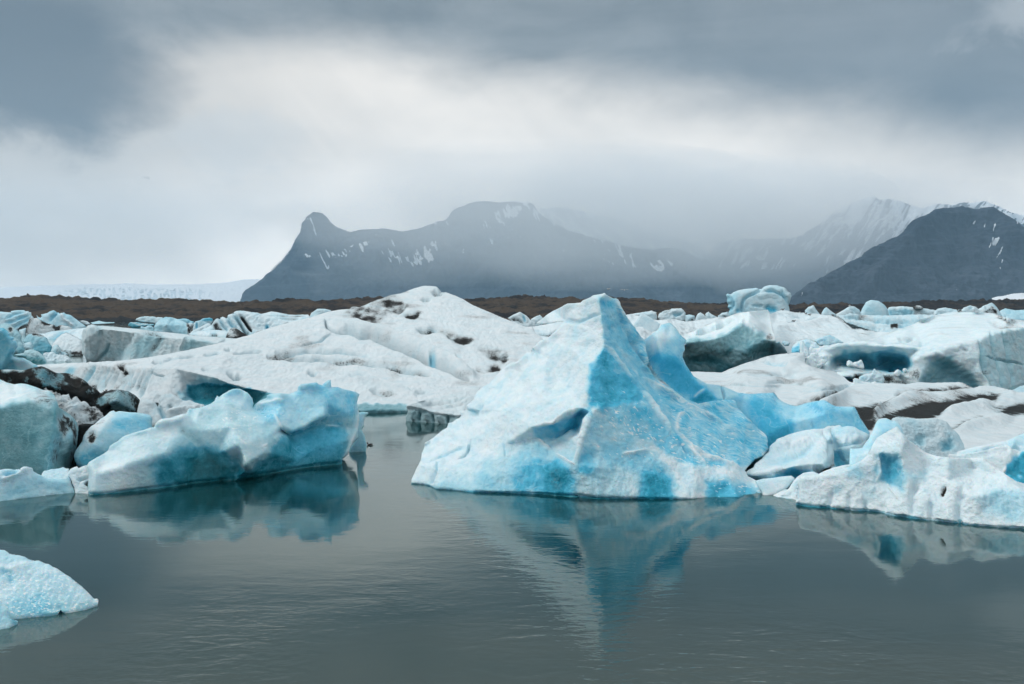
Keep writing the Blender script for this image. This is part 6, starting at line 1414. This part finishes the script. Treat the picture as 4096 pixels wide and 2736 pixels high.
# ---------------------------------------------------------------- berg with the green wall, snow slope with birds, mushroom berg
relief('iceberg', F('C', [(1550, 640), (1575, 600), (1590, 552), (1560, 530), (1600, 495), (1680, 465), (1750, 430), (1830, 395), (1900, 370), (1980, 340), (2050, 320), (2120, 312), (2200, 305), (2280, 297)]) + F('D', [(160, 297), (178, 330), (190, 400), (205, 470), (222, 530), (232, 575), (262, 570), (300, 615), (335, 665), (200, 700), (0, 800)]) + F('C', [(1900, 860), (1620, 850), (1560, 800)]),
       ICE, 'snow-topped iceberg with a sheer dull green wall over dark meltwater hollows', 'iceberg', d0=[(680, 69.5), (760, 70), (800, 70)], lean=.08, thick=7, blue=.10, teal=.3, dirt=.02, res=.65, rim=3, smooth=1.8, group=RG, ext=2,
       noise=((34, 1.3), (14, 1.0), (6, .6, 'b'), (3, .35), (1.8, .2)),
       creases=[F('C', [(1590, 556, 70.6), (1640, 550, 70.4), (1700, 546, 70.3), (1850, 515, 70.6), (1950, 470, 71.2), (2050, 405, 72.3), (2120, 380, 73.0), (2180, 420, 72.2), (2230, 490, 71.6), (2300, 540, 71.2)]) + F('D', [(225, 560, 70.8)]),
                F('C', [(1700, 660, 70.9), (1850, 650, 70.9), (2000, 640, 70.9), (2100, 650, 70.7)]), F('C', [(1570, 720, 72.0), (1760, 720, 71.8), (1900, 740, 71.6), (2000, 770, 71.2)])],
       pts=F('C', [(1620, 490, 82), (1750, 432, 90), (1900, 372, 97), (2050, 322, 101), (2280, 300, 105), (2200, 360, 88), (1900, 440, 82)]) + F('D', [(150, 330, 103), (180, 430, 86)]),
       regs=[(F('C', [(1560, 560), (1700, 550), (1850, 520), (1960, 474), (2050, 420), (2110, 440), (2180, 480), (2320, 560), (2360, 620), (2340, 700), (2100, 780), (1900, 850), (1560, 850)]), 2.0, .44, .03, .85),
             (F('C', [(1550, 705), (1640, 700), (1780, 690), (1830, 700), (1900, 745), (2000, 770), (2080, 740), (1960, 850), (1550, 850)]), 2.6, .66, 0, .8), (F('C', [(1620, 760), (1740, 745), (1850, 775), (1830, 815), (1640, 810)]), 2, .50, .05, .8),  # wall foot painted darker, standing for the shade below the undercut
             (F('C', [(2060, 620), (2200, 560), (2340, 610), (2300, 700), (2140, 690)]), 5, .56, .03, .85), (F('D', [(230, 560), (262, 575), (335, 660), (200, 690), (225, 620)]), 2, .32, 0, .3)],
       strokes=[(F('D', [(140, 540), (180, 535), (215, 545)]), 2.2, .05, .1, .55), (F('C', [(1620, 520), (1780, 460), (1900, 420), (2000, 370)]), 1.2, -.3, .2, .25), (F('C', [(1700, 500), (1850, 455), (1960, 400)]), 1.1, -.3, .2, .22), (F('C', [(1900, 690), (1960, 640), (2020, 600)]), 1.5, 0, .7, 0, .9), (F('C', [(2080, 380), (2060, 440)]), 1.8, .2, .08)])
relief('iceberg', F('D', [(150, 360), (165, 340), (200, 325), (240, 312), (282, 297), (330, 305), (400, 318), (462, 324), (530, 330), (592, 330), (640, 338), (692, 345), (750, 360), (802, 374), (840, 400), (882, 430), (980, 455), (1100, 480), (1160, 488), (1240, 495), (1200, 560), (1050, 640), (800, 720), (560, 720), (340, 700), (250, 640), (200, 560), (170, 450)]),
       ICE_SNOW, 'wide snowy slope where birds rest, behind the cave berg', 'iceberg', d0=90, lean=5, thick=8, blue=.09, dirt=.03, custom=grime, res=.65, resy=.5, rim=2.5, smooth=2.4, group=RG, ext=2, noise=((34, 1.3), (14, 1.1), (6, .8, 'b'), (3, .45), (1.8, .25)),
       pts=F('D', [(165, 342, 112), (282, 299, 124), (462, 326, 126), (592, 332, 128), (692, 347, 126), (802, 376, 120), (882, 432, 110), (1100, 482, 102), (1235, 497, 98), (1150, 560, 92), (1050, 640, 84), (800, 720, 78), (560, 720, 78), (340, 700, 79), (200, 560, 88), (300, 480, 96), (600, 480, 98), (900, 520, 92)]),
       strokes=[(F('D', [(250, 455), (400, 440), (560, 410), (680, 380), (780, 385)]), 2.2, .4, .06), (F('D', [(790, 380), (850, 425), (950, 470), (1100, 500)]), 2.6, -.4, .1, .26), (F('D', [(260, 330), (360, 350), (500, 360)]), 1.2, -.3, .16, .1), (F('D', [(330, 420), (480, 395), (600, 370)]), 1.0, -.3, .18), (F('D', [(690, 350), (790, 375)]), 1.2, 0, .1, .45)])
relief('iceberg', F('D', [(740, 345), (800, 338), (860, 326), (950, 334), (1060, 344), (1190, 344), (1320, 342), (1450, 338), (1600, 338), (1700, 318), (1760, 330), (1640, 400), (1480, 440), (1350, 470), (1290, 500), (1200, 520), (1090, 490), (950, 450), (830, 410)]),
       ICE_SNOW, 'lumpy layered band of grey-white ice with one black cleft, under the skyline row', 'iceberg', d0=106, lean=2, thick=5, blue=.18, dirt=.05, res=.55, rim=2, smooth=.9, group=RG, ext=2, noise=((20, 1.3), (9, 1.2, 'b'), (4, .8, 'b'), (2, .4)),
       pts=F('D', [(740, 348, 126), (950, 338, 126), (1190, 346, 124), (1600, 340, 122), (1760, 332, 120)]),
       regs=[(F('D', [(1200, 425), (1260, 418), (1282, 460), (1240, 485), (1212, 485)]), 1.2, .2, .95)], strokes=[(F('D', [(820, 350), (960, 360), (1100, 390), (1230, 400), (1400, 390)]), 1.4, -.7, .3, .22), (F('D', [(860, 400), (980, 440), (1100, 460)]), 1.3, -.5, .25, .25), (F('D', [(940, 345), (1000, 352), (1060, 372)]), 2.0, -.2, .1, .5), (F('D', [(1270, 440), (1380, 415), (1500, 385)]), 1.5, -.4, .34)])
relief('iceberg', F('c', [(1455, 520), (1448, 470), (1466, 432), (1440, 402), (1452, 372), (1430, 342), (1436, 292), (1419, 250), (1443, 231), (1470, 240), (1492, 232), (1520, 210), (1560, 196), (1602, 184), (1650, 178), (1702, 169), (1760, 172), (1805, 167), (1840, 182), (1870, 176), (1884, 158), (1902, 145), (1935, 132), (1970, 125), (2022, 125), (2072, 128), (2115, 138), (2152, 150), (2180, 172), (2202, 200), (2236, 226), (2242, 270), (2230, 300), (2222, 332), (2206, 382), (2216, 410), (2222, 445), (2200, 620), (1480, 640)]),
       ICE_FAR, 'tall smooth mushroom-shaped iceberg standing highest on the right skyline', 'iceberg', d0=150, lean=.35, thick=5, blue=.20, res=.5, rim=8, smooth=1.2, group=RG, ext=2, noise=((26, 1.2), (10, .8, 'b'), (4, .3), (2, .12)),
       strokes=[(F('c', [(1840, 200), (1720, 240), (1640, 310), (1615, 400), (1620, 470)]), 1.3, -.7, .32), (F('c', [(1900, 190), (2020, 200), (2130, 240), (2180, 290), (2200, 350)]), 1.3, -.6, .34), (F('c', [(1930, 400), (1990, 430), (2050, 445)]), 2.6, -.4, .62), (F('c', [(1500, 250), (1520, 330), (1500, 420)]), 2, -.4, .3, .1), (F('c', [(1760, 390), (1880, 380)]), 1.2, -.4, .26), (F('c', [(1560, 420), (1590, 460)]), 2, -.2, .5), (F('c', [(2130, 180), (2150, 250), (2160, 280)]), 1.2, -.5, .34)],
       regs=[(F('c', [(1420, 240), (1480, 245), (1530, 330), (1520, 520), (1450, 520)]), 2.5, .36, .02, .2)])
# low icy ground behind the fin and the row along the skyline
relief('ice_floe', F('c', [(150, 505), (220, 495), (300, 500), (420, 530), (560, 562), (680, 550), (800, 556), (900, 575), (1000, 577), (1100, 560), (1200, 545), (1320, 530), (1400, 526), (1460, 530), (1480, 620), (1300, 700), (1100, 800), (900, 880), (600, 900), (350, 860), (270, 740), (210, 620)]),
       ICE_SNOW, 'uneven snowy ice field seen between the two blue horns', 'ice floe', d0=75, lean=8, thick=6, blue=.09, dirt=.12, res=.55, rim=2, smooth=.8, group=RG, ext=2, noise=((20, 1.0), (9, 1.6, 'b'), (4, 1.0, 'b'), (2, .5)),
       pts=F('c', [(150, 508, 125), (300, 503, 128), (560, 564, 118), (800, 558, 120), (1000, 579, 118), (1200, 547, 122), (1460, 532, 125), (1300, 700, 82), (900, 880, 68), (500, 880, 66), (300, 760, 74), (700, 680, 90)]))
row = [('rounded grey-white block with a dished top in the skyline row', 'c', [(568, 530), (590, 472), (650, 441), (740, 418), (860, 415), (890, 440), (916, 472), (912, 560), (880, 600), (700, 620), (600, 570)], 140, dict(blue=.14, dirt=.04, strokes=[(F('c', [(760, 480), (800, 495), (870, 480)]), 1.4, -.6, .3, .2), (F('c', [(590, 480), (680, 450), (740, 430)]), 1.2, -.3, .2, .3)])),
       ('low snowy shoulder with a blunt end in the skyline row', 'c', [(165, 500), (220, 490), (380, 465), (430, 462), (490, 447), (550, 465), (562, 540), (540, 600), (300, 640), (180, 560)], 136, dict(blue=.13)),
       ('smooth white pyramid standing between the two blue horns', 'c', [(258, 645), (280, 600), (300, 570), (330, 520), (362, 474), (400, 492), (440, 510), (520, 560), (597, 612), (580, 680), (520, 740), (330, 740), (270, 690)], 92, dict(blue=.15, noise=SMOOTHN, rim=3)),
       ('tiny pale block with a dark gap beside it', 'c', [(905, 505), (960, 494), (1030, 512), (1036, 580), (970, 610), (910, 600)], 150, dict(blue=.2, strokes=[(F('c', [(980, 560), (1020, 555)]), 1.3, 0, .2, .8)])),
       ('small smooth white hump left of the mushroom berg', 'c', [(1030, 580), (1050, 512), (1100, 466), (1142, 492), (1182, 542), (1190, 600), (1040, 610)], 146, dict(blue=.14)),
       ('small white chip with a bluish edge behind the smooth hump', 'c', [(1160, 492), (1180, 470), (1202, 458), (1240, 490), (1308, 522), (1310, 580), (1170, 580)], 156, dict(blue=.16)),
       ('dark-edged pale chip at the foot of the mushroom berg', 'c', [(1320, 512), (1370, 475), (1442, 457), (1466, 520), (1440, 590), (1330, 580)], 158, dict(blue=.18, strokes=[(F('c', [(1325, 510), (1400, 515), (1430, 525)]), 1.2, 0, .2, .7)])),
       ('small white knob right of the mushroom berg', 'd', [(50, 240), (90, 202), (140, 187), (160, 215), (190, 255), (212, 282), (200, 330), (60, 330)], 135, dict(blue=.2)),
       ('little white tooth with a hooked tip', 'd', [(225, 275), (250, 225), (275, 204), (320, 242), (372, 282), (370, 330), (220, 330)], 135, dict(blue=.2)),
       ('low jagged white lump left of the pale dome', 'd', [(378, 278), (420, 255), (470, 225), (520, 193), (570, 200), (622, 235), (642, 282), (640, 330), (380, 330)], 138, dict(blue=.16)),
       ('pale blue smooth dome, tallest of the skyline row', 'd', [(630, 268), (650, 220), (690, 152), (740, 129), (820, 142), (880, 180), (912, 222), (928, 285), (900, 340), (640, 340)], 132, dict(blue=.24, noise=SMOOTHN, rim=5)),
       ('long low tabular berg with a pale blue front', 'd', [(916, 228), (932, 204), (1050, 197), (1180, 205), (1300, 220), (1432, 235), (1445, 280), (1420, 340), (920, 340)], 142, dict(blue=.16, regs=[(F('d', [(920, 235), (1150, 225), (1200, 250), (1150, 300), (920, 300)]), 1.2, .34)])),
       ('small blackened chunk on top of the tabular berg', 'd', [(1180, 208), (1210, 189), (1250, 190), (1292, 214), (1280, 230), (1190, 228)], 141, dict(dirt=.6, rim=1.5)),
       ('rounded white block above the cave berg\'s crest', 'd', [(1390, 265), (1440, 220), (1520, 210), (1600, 230), (1700, 232), (1700, 320), (1400, 320)], 128, dict(blue=.18)),
       ('white hump with a dimple, next to the grey tooth', 'd', [(1680, 240), (1720, 207), (1780, 190), (1830, 200), (1892, 247), (1900, 320), (1690, 320)], 126, dict(blue=.15, blobs=[(*F('d', [(1780, 212)])[0], 2.5, 1, 0, -.5, .25)])),
       ('leaning grey tooth with a dirty right side near the right edge', 'd', [(1860, 228), (1920, 190), (2002, 158), (2032, 178), (2070, 225), (2112, 292), (2100, 340), (1880, 340)], 124, dict(blue=.18, regs=[(F('d', [(1940, 230), (2000, 190), (2060, 240), (2060, 300), (1930, 300)]), 1.4, .15, .5)], creases=[F('d', [(2002, 165, 124.5), (1945, 230, 122.5), (1935, 320, 122)])])),
       ('low pale blue floe running off the right edge of the skyline', 'd', [(2080, 245), (2150, 216), (2250, 235), (2342, 232), (2560, 236), (2560, 350), (2090, 350)], 150, dict(blue=.28, lean=1.5))]
for lb, fr, pts_, d_, kw_ in row:
    far(lb, fr, pts_, d_, group=RIDGEG, **kw_)
far('low rounded floe at the right edge beside the fluted corner', 'd', [(2160, 1115), (2220, 1070), (2300, 1030), (2342, 1020), (2600, 1000), (2600, 1200), (2180, 1150)], 43, name='ice_floe', cat='ice floe', mat=ICE_SNOW, group=None, blue=.22, lean=2.5, rim=4, noise=SNOWN, res=.6)


# ---------------------------------------------------------------- birds
def bird_mesh(flying=False):
    bm = bmesh.new()
    def ell(c, r, seg=10, tilt=0.0):
        m = Matrix.Translation(c) @ Matrix.Rotation(tilt, 4, 'Y') @ Matrix.Diagonal((*r, 1))
        bmesh.ops.create_uvsphere(bm, u_segments=seg, v_segments=7, radius=1, matrix=m)
    ell((0, 0, .13), (.17, .075, .075), 12, .25)
    ell((.15, 0, .215), (.048, .042, .046))
    ell((-.19, 0, .115), (.09, .035, .018), 8, .1)
    bmesh.ops.create_cone(bm, cap_ends=True, segments=6, radius1=.014, radius2=.002, depth=.06, matrix=Matrix.Translation((.215, 0, .21)) @ Matrix.Rotation(math.pi / 2, 4, 'Y'))
    if flying:
        for s in (-1, 1):
            a = [(.08, .05 * s, .14), (.14, .32 * s, .24), (-.02, .62 * s, .17), (-.06, .30 * s, .20), (-.08, .05 * s, .13)]
            top = [bm.verts.new(p) for p in a]; bot = [bm.verts.new((p[0], p[1], p[2] - .012)) for p in a]
            bm.faces.new(top); bm.faces.new(bot[::-1])
            for i in range(5):
                bm.faces.new((top[i], bot[i], bot[(i + 1) % 5], top[(i + 1) % 5]))
    else:
        for s in (-1, 1):
            bmesh.ops.create_cone(bm, cap_ends=True, segments=6, radius1=.007, radius2=.008, depth=.09, matrix=Matrix.Translation((.02, .03 * s, .03)))
            ell((-.02, .066 * s, .14), (.15, .018, .05), 8, .25)
    for f in bm.faces: f.smooth = True
    return bm


BIRD_D = make_plain('dark_plumage', (.045, .04, .038)); BIRD_W = make_plain('pale_plumage', (.62, .62, .60)); BEAK = make_plain('bill_horn', (.5, .12, .03))


def make_bird(label, pos, rz, dark=True, flying=False, sc=1.0, group=None):
    bm = bird_mesh(flying)
    me = bpy.data.meshes.new('bird'); bm.to_mesh(me); bm.free()
    me.materials.append(BIRD_D if dark else BIRD_W); me.materials.append(BIRD_W); me.materials.append(BEAK)
    for p in me.polygons:
        c = p.center
        if c.x > .19 and c.z > .18: p.material_index = 2
        elif dark and (p.normal.z < -.2 and c.z < .14): p.material_index = 1
    o = bpy.data.objects.new('bird', me); COL.objects.link(o)
    o.location = pos; o.rotation_euler = (0, 0, rz); o.scale = (sc,) * 3
    tag(o, label, 'bird', group)
    return o


bpy.context.view_layer.update()
dg = bpy.context.evaluated_depsgraph_get()
GB = 'birds resting on the far snow slope'
spots = [('d', 2, 268, 'dark bird, first of the flock resting below the mushroom berg', 1), ('d', 38, 250, 'bird facing right beside the small white knob', 1), ('d', 62, 286, 'dark bird on the snow below the small white knob', 1),
         ('d', 100, 297, 'lone dark bird on the snow between the knob and the hooked tooth', 1), ('d', 345, 302, 'red-billed dark bird standing right of the hooked tooth', 1), ('c', 2130, 445, 'dark bird at the foot of the mushroom berg', 1),
         ('c', 2245, 440, 'pale bird just right of the mushroom berg', 0), ('c', 2268, 592, 'single bird alone in the middle of the snow slope', 1), ('d', 518, 200, 'pale bird perched on top of the jagged lump', 0), ('d', 1665, 262, 'tiny dark bird on the crest above the cave berg', 1)]
for fr, x, y, lb, dk_ in spots:
    px, py = F(fr, [(x, y)])[0]
    sx_, sz_ = rays(px, py)
    dirv = Vector((float(sx_), 1.0, float(sz_))).normalized()
    hit, loc, nrm, _, ob, _ = SC.ray_cast(dg, Vector((0, 1, H)) + dirv * 0, dirv)
    og = Vector((0, 0, H))
    for _i in range(6):
        hit, loc, nrm, _, ob, _ = SC.ray_cast(dg, og, dirv)
        if not hit or not ob.name.startswith(('haze', 'mist')): break
        og = loc + dirv * .01
    if hit and loc.y < 400:
        make_bird(lb, (loc.x, loc.y, loc.z - .015), random.Random(x).uniform(-1, 1) + (math.pi if x % 2 else 0), bool(dk_), sc=1.15, group=GB)
w_ = at(*F('K', [(2306, 545)])[0], 30.5)
make_bird('small dark bird swimming on the open channel', (w_[0], w_[1], -.06), 2.6, True, sc=.55)
for i, (x, y, lb) in enumerate([(925, 128, 'white bird flying in front of the mountain, nearer the peak'), (1062, 136, 'white bird flying farther right above the moraine')]):
    p_ = at(*F('C', [(x, y)])[0], 150)
    make_bird(lb, p_, .4 + i, False, True, 1.1, 'white birds in flight')

for o in SC.objects:
    if 'ctr' in o: del o['ctr']
print('verts', NV, 'time', round(time.time() - T0, 1))
